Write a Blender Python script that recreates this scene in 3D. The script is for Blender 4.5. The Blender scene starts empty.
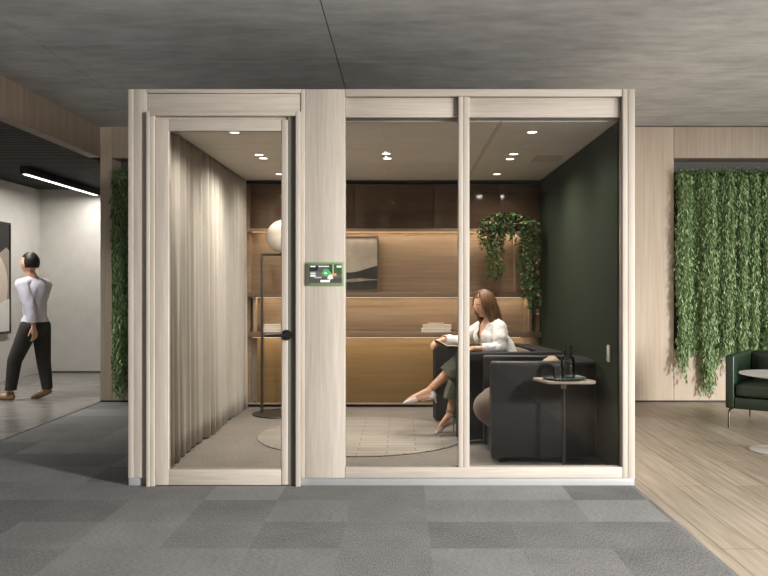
import bpy, bmesh, math, random
import numpy as np
from mathutils import Vector, Matrix, noise
random.seed(7)
C = bpy.context.scene.collection
V = Vector
R = math.radians
EYE = 1.25; FOC = 800.0; DIST = 5.0
FLOOR_IN = 0.043          # raised pod floor
def FX(px): return (px-402)/160.0
def FZ(py): return EYE-(py-286)/160.0
BY = 2.975
def BX(px): return (px-402)*7.975/800
def BZ(py): return EYE-(py-286)*7.975/800
def PX(px, Y): return (px-402)*(DIST+Y)/FOC
def PZ(py, Y): return EYE-(py-286)*(DIST+Y)/FOC

# ------------------------------------------------------------------ materials
def srgb(r, g, b):
    f = lambda c: (c/255/12.92) if c/255 <= .04045 else ((c/255+.055)/1.055)**2.4
    return (f(r), f(g), f(b), 1)
def new_mat(name):
    m = bpy.data.materials.new(name); m.use_nodes = True
    nt = m.node_tree; b = nt.nodes['Principled BSDF']
    return m, nt, b
def plain(name, col, rough=.5, metal=0, spec=.5, bump=0, bscale=200, sheen=0, var=0, vscale=6):
    m, nt, b = new_mat(name)
    b.inputs['Base Color'].default_value = col
    b.inputs['Roughness'].default_value = rough
    b.inputs['Metallic'].default_value = metal
    b.inputs['Specular IOR Level'].default_value = spec
    if sheen: b.inputs['Sheen Weight'].default_value = sheen
    tc = nt.nodes.new('ShaderNodeTexCoord')
    n = nt.nodes.new('ShaderNodeTexNoise'); n.inputs['Scale'].default_value = vscale; n.inputs['Detail'].default_value = 5
    nt.links.new(tc.outputs['Object'], n.inputs['Vector'])
    v = var or .04
    r = nt.nodes.new('ShaderNodeValToRGB')
    r.color_ramp.elements[0].position = .3; r.color_ramp.elements[1].position = .7
    r.color_ramp.elements[0].color = tuple(c*(1-v) for c in col[:3])+(1,)
    r.color_ramp.elements[1].color = tuple(min(1, c*(1+v)) for c in col[:3])+(1,)
    nt.links.new(n.outputs['Fac'], r.inputs['Fac']); nt.links.new(r.outputs['Color'], b.inputs['Base Color'])
    if bump:
        n2 = nt.nodes.new('ShaderNodeTexNoise'); n2.inputs['Scale'].default_value = bscale
        nt.links.new(tc.outputs['Object'], n2.inputs['Vector'])
        bp = nt.nodes.new('ShaderNodeBump'); bp.inputs['Strength'].default_value = bump; bp.inputs['Distance'].default_value = .01
        nt.links.new(n2.outputs['Fac'], bp.inputs['Height']); nt.links.new(bp.outputs['Normal'], b.inputs['Normal'])
    return m
def wood(name, c1, c2, axis='Z', cross=90, along=3, rough=.55, spec=.35, coat=0):
    m, nt, b = new_mat(name)
    tc = nt.nodes.new('ShaderNodeTexCoord'); mp = nt.nodes.new('ShaderNodeMapping')
    s = [cross]*3; s['XYZ'.index(axis)] = along; mp.inputs['Scale'].default_value = s
    n = nt.nodes.new('ShaderNodeTexNoise'); n.inputs['Scale'].default_value = 1; n.inputs['Detail'].default_value = 4; n.inputs['Roughness'].default_value = .65
    nt.links.new(tc.outputs['Object'], mp.inputs['Vector']); nt.links.new(mp.outputs['Vector'], n.inputs['Vector'])
    mp2 = nt.nodes.new('ShaderNodeMapping'); s2 = [9]*3; s2['XYZ'.index(axis)] = .7; mp2.inputs['Scale'].default_value = s2
    n2 = nt.nodes.new('ShaderNodeTexNoise'); n2.inputs['Scale'].default_value = 1; n2.inputs['Detail'].default_value = 3
    nt.links.new(tc.outputs['Object'], mp2.inputs['Vector']); nt.links.new(mp2.outputs['Vector'], n2.inputs['Vector'])
    mx = nt.nodes.new('ShaderNodeMath'); mx.operation = 'MULTIPLY_ADD'; mx.inputs[1].default_value = .6
    sc_ = nt.nodes.new('ShaderNodeMath'); sc_.operation = 'MULTIPLY'; sc_.inputs[1].default_value = .4
    nt.links.new(n2.outputs['Fac'], sc_.inputs[0])
    nt.links.new(n.outputs['Fac'], mx.inputs[0]); nt.links.new(sc_.outputs[0], mx.inputs[2])
    r = nt.nodes.new('ShaderNodeValToRGB')
    r.color_ramp.elements[0].position = .33; r.color_ramp.elements[1].position = .66
    r.color_ramp.elements[0].color = c1; r.color_ramp.elements[1].color = c2
    nt.links.new(mx.outputs[0], r.inputs['Fac']); nt.links.new(r.outputs['Color'], b.inputs['Base Color'])
    b.inputs['Roughness'].default_value = rough; b.inputs['Specular IOR Level'].default_value = spec
    if coat: b.inputs['Coat Weight'].default_value = coat; b.inputs['Coat Roughness'].default_value = .05
    bp = nt.nodes.new('ShaderNodeBump'); bp.inputs['Strength'].default_value = .08; bp.inputs['Distance'].default_value = .003
    nt.links.new(n.outputs['Fac'], bp.inputs['Height']); nt.links.new(bp.outputs['Normal'], b.inputs['Normal'])
    return m
def emit(name, col, strength):
    m, nt, b = new_mat(name)
    b.inputs['Base Color'].default_value = col
    b.inputs['Emission Color'].default_value = col; b.inputs['Emission Strength'].default_value = strength
    return m
def glass_mat(name, tint=(.93, .93, .92, 1), ior=1.45, rough=0.0):
    m, nt, b = new_mat(name)
    out = nt.nodes['Material Output']
    t = nt.nodes.new('ShaderNodeBsdfTransparent'); t.inputs[0].default_value = tint
    g = nt.nodes.new('ShaderNodeBsdfGlossy'); g.inputs['Roughness'].default_value = rough
    f = nt.nodes.new('ShaderNodeFresnel'); f.inputs['IOR'].default_value = ior
    mx = nt.nodes.new('ShaderNodeMixShader')
    nt.links.new(f.outputs[0], mx.inputs[0]); nt.links.new(t.outputs[0], mx.inputs[1]); nt.links.new(g.outputs[0], mx.inputs[2])
    nt.links.new(mx.outputs[0], out.inputs['Surface'])
    return m
def N(nt, t, **kw):
    n = nt.nodes.new(t)
    for k, v in kw.items(): setattr(n, k, v)
    return n
def carpet(name, base, tile=.4315, ox=.137, oy=-.327, contrast=.30):
    m, nt, b = new_mat(name); L = nt.links.new
    tc = N(nt, 'ShaderNodeTexCoord'); sp = N(nt, 'ShaderNodeSeparateXYZ'); L(tc.outputs['Object'], sp.inputs[0])
    def idx(sock, off):
        a = N(nt, 'ShaderNodeMath', operation='SUBTRACT'); L(sock, a.inputs[0]); a.inputs[1].default_value = off
        d = N(nt, 'ShaderNodeMath', operation='DIVIDE'); L(a.outputs[0], d.inputs[0]); d.inputs[1].default_value = tile
        f = N(nt, 'ShaderNodeMath', operation='FLOOR'); L(d.outputs[0], f.inputs[0]); return f
    fx = idx(sp.outputs['X'], ox); fy = idx(sp.outputs['Y'], oy)
    cb = N(nt, 'ShaderNodeCombineXYZ'); L(fx.outputs[0], cb.inputs[0]); L(fy.outputs[0], cb.inputs[1])
    wn = N(nt, 'ShaderNodeTexWhiteNoise', noise_dimensions='2D'); L(cb.outputs[0], wn.inputs['Vector'])
    # grain along X or along Y by tile
    def grain(sx, sy):
        mp = N(nt, 'ShaderNodeMapping'); mp.inputs['Scale'].default_value = (sx, sy, 1); L(tc.outputs['Object'], mp.inputs['Vector'])
        n = N(nt, 'ShaderNodeTexNoise'); n.inputs['Scale'].default_value = 1; n.inputs['Detail'].default_value = 3; L(mp.outputs[0], n.inputs['Vector']); return n
    ga, gb = grain(170, 45), grain(45, 170)
    th = N(nt, 'ShaderNodeMath', operation='GREATER_THAN'); th.inputs[1].default_value = .5; L(wn.outputs['Value'], th.inputs[0])
    mg = N(nt, 'ShaderNodeMix'); mg.data_type = 'FLOAT'; L(th.outputs[0], mg.inputs[0]); L(ga.outputs['Fac'], mg.inputs[2]); L(gb.outputs['Fac'], mg.inputs[3])
    big = N(nt, 'ShaderNodeTexNoise'); big.inputs['Scale'].default_value = 3.5; L(tc.outputs['Object'], big.inputs['Vector'])
    # value = 1 + contrast*(wn-.5) + .9*(g-.5) + .25*(big-.5)
    def ma(s, k, add):
        a = N(nt, 'ShaderNodeMath', operation='MULTIPLY_ADD'); L(s, a.inputs[0]); a.inputs[1].default_value = k
        if isinstance(add, float): a.inputs[2].default_value = add
        else: L(add, a.inputs[2])
        return a.outputs[0]
    v = ma(wn.outputs['Value'], contrast, 1-contrast/2-.8-.2)
    v = ma(mg.outputs[0], 1.6, v); v = ma(big.outputs['Fac'], .4, v)
    vm = N(nt, 'ShaderNodeVectorMath', operation='SCALE'); vm.inputs[0].default_value = base[:3]; L(v, vm.inputs['Scale'])
    L(vm.outputs[0], b.inputs['Base Color'])
    b.inputs['Roughness'].default_value = .95; b.inputs['Specular IOR Level'].default_value = .15
    bp = N(nt, 'ShaderNodeBump'); bp.inputs['Strength'].default_value = .3; bp.inputs['Distance'].default_value = .004
    L(mg.outputs[0], bp.inputs['Height']); L(bp.outputs['Normal'], b.inputs['Normal'])
    return m
def planks(name, c1, c2, width, length, seam=.5, rough=.4, along='Y'):
    m, nt, b = new_mat(name); L = nt.links.new
    tc = N(nt, 'ShaderNodeTexCoord'); mp = N(nt, 'ShaderNodeMapping')
    if along == 'Y': mp.inputs['Rotation'].default_value = (0, 0, R(90))
    L(tc.outputs['Object'], mp.inputs['Vector'])
    br = N(nt, 'ShaderNodeTexBrick'); L(mp.outputs[0], br.inputs['Vector'])
    br.inputs['Scale'].default_value = 1; br.inputs['Brick Width'].default_value = length; br.inputs['Row Height'].default_value = width
    br.inputs['Mortar Size'].default_value = .003; br.inputs['Mortar Smooth'].default_value = .1; br.offset = .37; br.inputs['Bias'].default_value = 0
    br.inputs['Color1'].default_value = (.84, .84, .84, 1); br.inputs['Color2'].default_value = (1.08, 1.08, 1.08, 1); br.inputs['Mortar'].default_value = (seam, seam, seam, 1)
    g = N(nt, 'ShaderNodeMapping'); g.inputs['Scale'].default_value = (2, 34, 1); L(mp.outputs[0], g.inputs['Vector'])
    n = N(nt, 'ShaderNodeTexNoise'); n.inputs['Scale'].default_value = 1; n.inputs['Detail'].default_value = 5; L(g.outputs[0], n.inputs['Vector'])
    r = N(nt, 'ShaderNodeValToRGB'); r.color_ramp.elements[0].position = .3; r.color_ramp.elements[1].position = .7
    r.color_ramp.elements[0].color = c1; r.color_ramp.elements[1].color = c2; L(n.outputs['Fac'], r.inputs['Fac'])
    mx = N(nt, 'ShaderNodeMix'); mx.data_type = 'RGBA'; mx.blend_type = 'MULTIPLY'; mx.inputs[0].default_value = 1
    L(r.outputs[0], mx.inputs[6]); L(br.outputs['Color'], mx.inputs[7]); L(mx.outputs[2], b.inputs['Base Color'])
    b.inputs['Roughness'].default_value = rough; b.inputs['Specular IOR Level'].default_value = .35
    return m
def concrete(name, base):
    m, nt, b = new_mat(name); L = nt.links.new
    tc = N(nt, 'ShaderNodeTexCoord')
    mp = N(nt, 'ShaderNodeMapping'); mp.inputs['Scale'].default_value = (.7, 1.3, 1); L(tc.outputs['Object'], mp.inputs['Vector'])
    n1 = N(nt, 'ShaderNodeTexNoise'); n1.inputs['Scale'].default_value = 1.7; n1.inputs['Detail'].default_value = 12; n1.inputs['Roughness'].default_value = .78; L(mp.outputs[0], n1.inputs['Vector'])
    mp2 = N(nt, 'ShaderNodeMapping'); mp2.inputs['Scale'].default_value = (2.2, 7, 1); L(tc.outputs['Object'], mp2.inputs['Vector'])
    n2 = N(nt, 'ShaderNodeTexNoise'); n2.inputs['Scale'].default_value = 1.6; n2.inputs['Detail'].default_value = 6; L(mp2.outputs[0], n2.inputs['Vector'])
    ad = N(nt, 'ShaderNodeMath', operation='MULTIPLY_ADD'); L(n2.outputs['Fac'], ad.inputs[0]); ad.inputs[1].default_value = .35
    hf = N(nt, 'ShaderNodeMath', operation='MULTIPLY'); hf.inputs[1].default_value = .65; L(n1.outputs['Fac'], hf.inputs[0]); L(hf.outputs[0], ad.inputs[2])
    r = N(nt, 'ShaderNodeValToRGB'); r.color_ramp.elements[0].position = .36; r.color_ramp.elements[1].position = .62
    r.color_ramp.elements[0].color = tuple(c*.70 for c in base[:3])+(1,); r.color_ramp.elements[1].color = tuple(c*1.10 for c in base[:3])+(1,)
    L(ad.outputs[0], r.inputs['Fac'])
    # small pores
    vo = N(nt, 'ShaderNodeTexVoronoi'); vo.inputs['Scale'].default_value = 9; L(tc.outputs['Object'], vo.inputs['Vector'])
    lt = N(nt, 'ShaderNodeMapRange'); lt.inputs['From Min'].default_value = .03; lt.inputs['From Max'].default_value = .07; lt.inputs['To Min'].default_value = .6; lt.inputs['To Max'].default_value = 1; L(vo.outputs['Distance'], lt.inputs['Value'])
    vm = N(nt, 'ShaderNodeVectorMath', operation='SCALE'); L(r.outputs[0], vm.inputs[0]); L(lt.outputs[0], vm.inputs['Scale'])
    L(vm.outputs[0], b.inputs['Base Color'])
    b.inputs['Roughness'].default_value = .85; b.inputs['Specular IOR Level'].default_value = .2
    bp = N(nt, 'ShaderNodeBump'); bp.inputs['Strength'].default_value = .25; bp.inputs['Distance'].default_value = .01; L(ad.outputs[0], bp.inputs['Height']); L(bp.outputs['Normal'], b.inputs['Normal'])
    return m
def leaf_mat(name, dark, light, tip=None):
    m, nt, b = new_mat(name); L = nt.links.new
    ge = N(nt, 'ShaderNodeNewGeometry'); r = N(nt, 'ShaderNodeValToRGB')
    r.color_ramp.elements[0].color = dark; r.color_ramp.elements[1].color = light
    if tip:
        r.color_ramp.elements[1].position = .86
        e = r.color_ramp.elements.new(.93); e.color = tip
    L(ge.outputs['Random Per Island'], r.inputs['Fac']); L(r.outputs[0], b.inputs['Base Color'])
    b.inputs['Roughness'].default_value = .7; b.inputs['Specular IOR Level'].default_value = .12
    b.inputs['Subsurface Weight'].default_value = 0
    return m

ash1, ash2 = srgb(176, 165, 152), srgb(203, 193, 181)
M = {}
M['ash_v'] = wood('whitewashed_ash_vertical', ash1, ash2, 'Z')
M['ash_h'] = wood('whitewashed_ash_horizontal', ash1, ash2, 'X')
M['hall_wood_v'] = wood('hall_oak_vertical', srgb(182, 164, 143), srgb(206, 190, 170), 'Z', cross=45, along=1.2)
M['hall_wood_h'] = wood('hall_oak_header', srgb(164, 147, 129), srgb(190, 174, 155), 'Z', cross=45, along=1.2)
M['fascia'] = wood('fascia_oak', srgb(112, 98, 83), srgb(136, 120, 103), 'Z', cross=30, along=1.0)
M['concrete'] = concrete('board_marked_concrete', srgb(208, 208, 207))
M['carpet'] = carpet('grey_carpet_tiles', srgb(126, 125, 123), contrast=.5)
M['pod_carpet'] = carpet('pod_carpet', srgb(128, 121, 113), contrast=.03)
M['wood_floor'] = planks('oak_plank_floor', srgb(158, 144, 126), srgb(190, 176, 158), .19, 1.9, seam=.42)
M['grey_floor'] = planks('grey_stone_floor', srgb(110, 107, 103), srgb(146, 143, 138), .5, 1.4, seam=.8, rough=.22, along='X')
M['white_wall'] = plain('white_plaster', srgb(206, 203, 197), .9, bump=.05, bscale=60)
M['slat'] = plain('charcoal_slat', srgb(52, 50, 48), .6)
M['black'] = plain('black_powder_coat', srgb(28, 27, 26), .4)
M['dark_gap'] = plain('shaded_gap_tone', srgb(124, 118, 110), .5)  # shade of the door recess put into the colour; curtain track borrows it
M['plinth'] = plain('brushed_aluminium_plinth', srgb(168, 168, 168), .5, .1)
M['glass'] = glass_mat('clear_glass', (.95, .95, .945, 1), 1.36)
M['pod_ceiling'] = plain('pod_ceiling_panel', srgb(234, 228, 219), .45, spec=.4)
M['pod_ceiling_line'] = plain('pod_ceiling_trim', srgb(212, 200, 184), .5)
M['joint'] = plain('shadow_joint', srgb(90, 80, 68), .8)
M['green_felt'] = plain('dark_green_felt', srgb(46, 52, 39), .95, bump=.3, bscale=300, var=.12, vscale=60, spec=.1)
M['cab_gloss'] = wood('dark_glossy_veneer', srgb(88, 70, 56), srgb(108, 86, 68), 'X', cross=60, along=2, rough=.12, spec=.6)
M['cab'] = wood('walnut_veneer', srgb(134, 110, 86), srgb(164, 138, 110), 'X', cross=50, along=1.5, rough=.5)
M['cab_low'] = wood('bronze_veneer_doors', srgb(124, 98, 62), srgb(144, 116, 78), 'X', cross=50, along=1.5, rough=.4)
M['shelf'] = wood('dark_walnut_shelf', srgb(112, 92, 76), srgb(134, 112, 94), 'X', cross=60, along=1.5, rough=.45)
M['shelf_light'] = wood('pale_walnut_shelf', srgb(158, 134, 110), srgb(180, 156, 130), 'X', cross=60, along=1.5, rough=.45)
M['curtain'] = plain('taupe_linen', srgb(178, 170, 158), .95, bump=.25, bscale=350, sheen=.2, spec=.1)
M['rug'] = None
M['tub_dark'] = plain('charcoal_upholstery', srgb(38, 35, 32), .8, bump=.15, bscale=500, spec=.35)
M['tub_black'] = plain('black_leather_upholstery', srgb(33, 32, 31), .45, bump=.05, bscale=250, spec=.5)
M['tub_seat'] = plain('brown_seat_fabric', srgb(112, 96, 82), .85, bump=.25, bscale=600, sheen=.2)
M['pillow'] = plain('sand_pillow_fabric', srgb(172, 152, 128), .9, bump=.2, bscale=500)
M['skin'] = plain('skin', srgb(214, 166, 136), .5, spec=.4, var=.05)
M['lip'] = plain('lips', srgb(170, 92, 80), .4)
M['brow'] = plain('eyebrow', srgb(92, 64, 46), .8)
M['hair'] = wood('brown_hair', srgb(52, 36, 25), srgb(138, 102, 70), 'Z', cross=120, along=6, rough=.4)
M['dark_hair'] = wood('black_hair', srgb(26, 22, 20), srgb(44, 38, 34), 'Z', cross=150, along=12, rough=.45)
M['blouse'] = plain('white_blouse', srgb(232, 228, 224), .8, bump=.2, bscale=40, sheen=.2)
M['trousers'] = plain('sage_grey_trousers', srgb(104, 108, 92), .85, bump=.25, bscale=300, var=.2, vscale=40)
M['shoe'] = plain('white_leather_shoe', srgb(232, 226, 220), .35)
M['strap'] = plain('tan_ankle_strap', srgb(160, 128, 86), .4)
M['paper'] = plain('book_paper', srgb(222, 208, 188), .8)
M['white_book'] = plain('white_book_cover', srgb(226, 218, 206), .6)
M['beige_book'] = plain('beige_book_cover', srgb(190, 160, 128), .7)
M['brown_cover'] = plain('brown_book_cover', srgb(74, 52, 38), .6)
M['opal'] = plain('opal_glass', srgb(232, 222, 206), .12, spec=.6)
M['bronze'] = plain('dark_bronze_metal', srgb(74, 68, 62), .4, .5)
M['table_beige'] = plain('taupe_table_laminate', srgb(176, 160, 144), .45)
M['green_tray'] = plain('green_tray_surface', srgb(84, 112, 88), .3)
M['smoke'] = glass_mat('smoky_glass', (.84, .84, .83, 1), 1.5)
M['switch'] = plain('light_switch_plastic', srgb(206, 196, 184), .4)
M['downlight'] = emit('downlight_lens', srgb(255, 244, 228), 6)
M['tube'] = emit('linear_tube', srgb(255, 246, 236), 4)
M['white_metal'] = plain('white_metal', srgb(216, 214, 210), .4)
M['green_leather'] = plain('dark_green_leather', srgb(36, 54, 38), .38, bump=.05, bscale=200, spec=.5)
M['chrome'] = plain('dark_chrome', srgb(96, 94, 90), .35, .8)
M['recess'] = plain('grey_recess_panel', srgb(112, 110, 106), .8)
M['planter'] = plain('charcoal_planter', srgb(44, 42, 38), .7)
M['ivy'] = leaf_mat('trailing_leaves', srgb(38, 54, 32), srgb(96, 124, 70), srgb(168, 122, 96))
M['moss'] = leaf_mat('hanging_foliage', srgb(92, 118, 78), srgb(180, 202, 150))
M['stem'] = plain('plant_stem', srgb(66, 78, 44), .7)
M['white_shirt'] = plain('pale_lilac_shirt', srgb(214, 212, 224), .85, bump=.15, bscale=40)
M['dark_trousers'] = plain('charcoal_trousers', srgb(52, 50, 48), .85)
M['brown_shoe'] = plain('tan_shoe', srgb(150, 116, 86), .5)

# rug material: rows of short dashes
def rug_mat():
    m, nt, b = new_mat('woven_round_rug'); L = nt.links.new
    tc = N(nt, 'ShaderNodeTexCoord')
    br = N(nt, 'ShaderNodeTexBrick'); L(tc.outputs['Object'], br.inputs['Vector'])
    br.inputs['Scale'].default_value = 1; br.inputs['Brick Width'].default_value = .42; br.inputs['Row Height'].default_value = .095
    br.inputs['Mortar Size'].default_value = .006; br.inputs['Mortar Smooth'].default_value = .6
    br.inputs['Color1'].default_value = srgb(142, 134, 123); br.inputs['Color2'].default_value = srgb(154, 146, 134); br.inputs['Mortar'].default_value = srgb(122, 112, 98)
    n = N(nt, 'ShaderNodeTexNoise'); n.inputs['Scale'].default_value = 160; L(tc.outputs['Object'], n.inputs['Vector'])
    r = N(nt, 'ShaderNodeMapRange'); r.inputs['To Min'].default_value = .7; r.inputs['To Max'].default_value = 1.3; L(n.outputs['Fac'], r.inputs['Value'])
    vm = N(nt, 'ShaderNodeVectorMath', operation='SCALE'); L(br.outputs['Color'], vm.inputs[0]); L(r.outputs[0], vm.inputs['Scale']); L(vm.outputs[0], b.inputs['Base Color'])
    b.inputs['Roughness'].default_value = .95
    return m
M['rug'] = rug_mat()

# ------------------------------------------------------------------ mesh helpers
def link(name, me, mats, parent=None, smooth=False):
    o = bpy.data.objects.new(name, me); C.objects.link(o)
    for m in (mats if isinstance(mats, (list, tuple)) else [mats]): me.materials.append(m)
    if smooth: me.polygons.foreach_set('use_smooth', [True]*len(me.polygons))
    if parent: o.parent = parent
    return o
def obj(name, bm, mats, parent=None, smooth=False, sharp=None):
    me = bpy.data.meshes.new(name)
    bmesh.ops.recalc_face_normals(bm, faces=bm.faces[:])
    bm.to_mesh(me); bm.free()
    o = link(name, me, mats, parent, smooth or sharp is not None)
    if sharp is not None: me.set_sharp_from_angle(angle=R(sharp))
    return o
def thing(name, label, cat, loc=(0, 0, 0), rotz=0, group=None):
    o = bpy.data.objects.new(name, None); C.objects.link(o); o.empty_display_size = .1
    o.location = loc; o.rotation_euler = (0, 0, rotz); o['label'] = label; o['category'] = cat
    if group: o['group'] = group
    return o
def tag(o, label, cat, group=None, kind=None):
    o['label'] = label; o['category'] = cat
    if group: o['group'] = group
    if kind: o['kind'] = kind
    return o
def struct(name, bm, mats, label, cat, **kw):
    o = obj(name, bm, mats, None, **kw); o['kind'] = 'structure'; o['label'] = label; o['category'] = cat
    return o
def nb(): return bmesh.new()
def box(bm, x0, x1, y0, y1, z0, z1, bev=0, seg=2, mi=0, mat=None):
    r = bmesh.ops.create_cube(bm, size=1)
    vs = r['verts']
    for v in vs: v.co = V((x0+(v.co.x+.5)*(x1-x0), y0+(v.co.y+.5)*(y1-y0), z0+(v.co.z+.5)*(z1-z0)))
    fs = list({f for v in vs for f in v.link_faces})
    for f in fs: f.material_index = mi
    if bev:
        es = list({e for v in vs for e in v.link_edges})
        rr = bmesh.ops.bevel(bm, geom=es, offset=bev, segments=seg, affect='EDGES', profile=.5)
        vs = list({v for f in rr['faces'] for v in f.verts} | {v for v in vs if v.is_valid})
        for f in rr['faces']: f.material_index = mi
    if mat is not None:
        allv = set(vs)
        for v in allv: v.co = mat @ v.co
    return vs
def cyl(bm, p0, p1, r0, r1=None, seg=20, mi=0, cap=True):
    r1 = r0 if r1 is None else r1
    p0, p1 = V(p0), V(p1); d = p1-p0
    q = d.to_track_quat('Z', 'Y').to_matrix().to_4x4()
    r = bmesh.ops.create_cone(bm, cap_ends=cap, segments=seg, radius1=r0, radius2=r1, depth=d.length, matrix=Matrix.Translation((p0+p1)/2) @ q)
    for v in r['verts']:
        for f in v.link_faces: f.material_index = mi
def lathe(bm, prof, c=(0, 0, 0), seg=32, mi=0):
    rings = []
    for r, z in prof:
        if r <= 1e-6: rings.append([bm.verts.new((c[0], c[1], c[2]+z))])
        else: rings.append([bm.verts.new((c[0]+r*math.cos(2*math.pi*k/seg), c[1]+r*math.sin(2*math.pi*k/seg), c[2]+z)) for k in range(seg)])
    for a, b in zip(rings, rings[1:]):
        for k in range(seg):
            l = (k+1) % seg
            vs = [a[k % len(a)], a[l % len(a)], b[l % len(b)], b[k % len(b)]]
            u = []
            for v in vs:
                if v not in u: u.append(v)
            if len(u) > 2:
                f = bm.faces.new(u); f.material_index = mi
def tube(bm, pts, rad, seg=8, mi=0, cap=True):
    pts = [V(p) for p in pts]
    rads = rad if isinstance(rad, (list, tuple)) else [rad]*len(pts)
    rings = []; up = V((0, 0, 1)); pn = None
    for i, p in enumerate(pts):
        t = (pts[min(i+1, len(pts)-1)]-pts[max(i-1, 0)]).normalized()
        if pn is None:
            a = up if abs(t.dot(up)) < .9 else V((1, 0, 0)); n = t.cross(a).normalized()
        else: n = (pn-t*pn.dot(t)).normalized()
        pn = n; b_ = t.cross(n)
        rings.append([bm.verts.new(p+(n*math.cos(2*math.pi*k/seg)+b_*math.sin(2*math.pi*k/seg))*rads[i]) for k in range(seg)])
    for a, b in zip(rings, rings[1:]):
        for k in range(seg):
            l = (k+1) % seg; f = bm.faces.new((a[k], a[l], b[l], b[k])); f.material_index = mi
    if cap:
        for rg in (rings[0], rings[-1]):
            f = bm.faces.new(rg); f.material_index = mi
def prism(bm, poly, z0, z1, mi=0, bev=0, seg=3):
    lo = [bm.verts.new((x, y, z0)) for x, y in poly]; hi = [bm.verts.new((x, y, z1)) for x, y in poly]
    n = len(poly); fs = [bm.faces.new(lo[::-1]), bm.faces.new(hi)]
    for k in range(n): fs.append(bm.faces.new((lo[k], lo[(k+1) % n], hi[(k+1) % n], hi[k])))
    for f in fs: f.material_index = mi
    if bev:
        es = list({e for f in fs[:2] for e in f.edges})
        bmesh.ops.bevel(bm, geom=es, offset=bev, segments=seg, affect='EDGES', profile=.5)
def rounded(x0, x1, y0, y1, r, n=5):
    out = []
    for cx, cy, a in ((x1-r, y1-r, 0), (x0+r, y1-r, 90), (x0+r, y0+r, 180), (x1-r, y0+r, 270)):
        for k in range(n+1):
            t = R(a+90*k/n); out.append((cx+r*math.cos(t), cy+r*math.sin(t)))
    return out
def cushion(bm, x0, x1, y0, y1, z0, z1, puff=.02, bev=.04, mat=None, mi=0):
    """rounded, slightly domed cushion"""
    n = 10; cx, cy, cz = (x0+x1)/2, (y0+y1)/2, (z0+z1)/2; hx, hy, hz = (x1-x0)/2, (y1-y0)/2, (z1-z0)/2
    r = bmesh.ops.create_cube(bm, size=2); vs = r['verts']
    es = list({e for v in vs for e in v.link_edges})
    bmesh.ops.subdivide_edges(bm, edges=es, cuts=n, use_grid_fill=True)
    allv = list(bm.verts)
    h = V((hx, hy, hz)); b = min(bev, hx*.98, hy*.98, hz*.98)
    for v in allv:
        p = V((v.co.x*hx, v.co.y*hy, v.co.z*hz))
        q = V([max(-(h[i]-b), min(h[i]-b, p[i])) for i in range(3)])
        d = p-q
        if d.length > 1e-9: p = q+d.normalized()*b
        k = (1-v.co.x**2)*(1-v.co.y**2); kx = (1-v.co.z**2)*(1-v.co.y**2)
        p.z += puff*k*(1 if v.co.z > 0 else -.4)*abs(v.co.z); p.x += puff*kx*v.co.x
        p += V((cx, cy, cz))
        if mat is not None: p = mat @ p
        v.co = p
    for v in allv:
        for f in v.link_faces: f.material_index = mi

def shift(me, off):
    a = np.empty(len(me.vertices)*3, dtype=np.float32); me.vertices.foreach_get('co', a)
    me.vertices.foreach_set('co', (a.reshape(-1, 3)-np.array(off[:], dtype=np.float32)).ravel()); me.update()
def ripple(me, fn):
    """soft cloth folds: push every vertex along its normal by fn(position)"""
    n = len(me.vertices); a = np.empty(n*3, dtype=np.float32); b = np.empty(n*3, dtype=np.float32)
    me.vertices.foreach_get('co', a); me.vertex_normals.foreach_get('vector', b)
    a = a.reshape(-1, 3); b = b.reshape(-1, 3)
    k = np.array([fn(V(p)) for p in a.tolist()], dtype=np.float32)
    me.vertices.foreach_set('co', (a+b*k[:, None]).ravel()); me.update()
# voxel-merged organic bodies
def blob(name, prims, voxel, mats, parent=None, smooth_it=4, extra=None, matfn=None, off=V((0, 0, 0)), cut=None, solid=0):
    bm = nb()
    for p in prims:
        if p[0] == 'cap':
            _, a, b, r0, r1 = p; a, b = V(a), V(b)
            cyl(bm, a, b, r0, r1, 20)
            for c, r in ((a, r0), (b, r1)):
                bmesh.ops.create_uvsphere(bm, u_segments=20, v_segments=12, radius=r, matrix=Matrix.Translation(c))
        elif p[0] == 'ell':
            _, c, rad, rot = p
            mt = Matrix.Translation(V(c)) @ rot.to_4x4() @ Matrix.Diagonal((*rad, 1))
            bmesh.ops.create_uvsphere(bm, u_segments=28, v_segments=18, radius=1, matrix=mt)
    if extra: extra(bm)
    bmesh.ops.recalc_face_normals(bm, faces=bm.faces[:])
    me = bpy.data.meshes.new(name+'_src'); bm.to_mesh(me); bm.free()
    t = bpy.data.objects.new('tmp', me); C.objects.link(t)
    md = t.modifiers.new('r', 'REMESH'); md.mode = 'VOXEL'; md.voxel_size = voxel
    if smooth_it:
        s = t.modifiers.new('s', 'SMOOTH'); s.factor = .5; s.iterations = smooth_it
    dg = bpy.context.evaluated_depsgraph_get(); dg.update()
    out = bpy.data.meshes.new_from_object(t.evaluated_get(dg))
    bpy.data.objects.remove(t); bpy.data.meshes.remove(me)
    if cut:
        b2 = nb(); b2.from_mesh(out)
        kill = [f for f in b2.faces if cut(f.calc_center_median())]
        bmesh.ops.delete(b2, geom=kill, context='FACES'); b2.to_mesh(out); b2.free()
    if off.length: shift(out, off)
    o = link(name, out, mats, parent, True)
    if matfn:
        n = len(out.polygons); a = np.empty(n*3, dtype=np.float32); out.polygons.foreach_get('center', a)
        out.polygons.foreach_set('material_index', [matfn(V(c)+off) for c in a.reshape(-1, 3).tolist()]); out.update()
    if solid:
        sm = o.modifiers.new('thickness', 'SOLIDIFY'); sm.thickness = solid; sm.offset = 1
    return o
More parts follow.
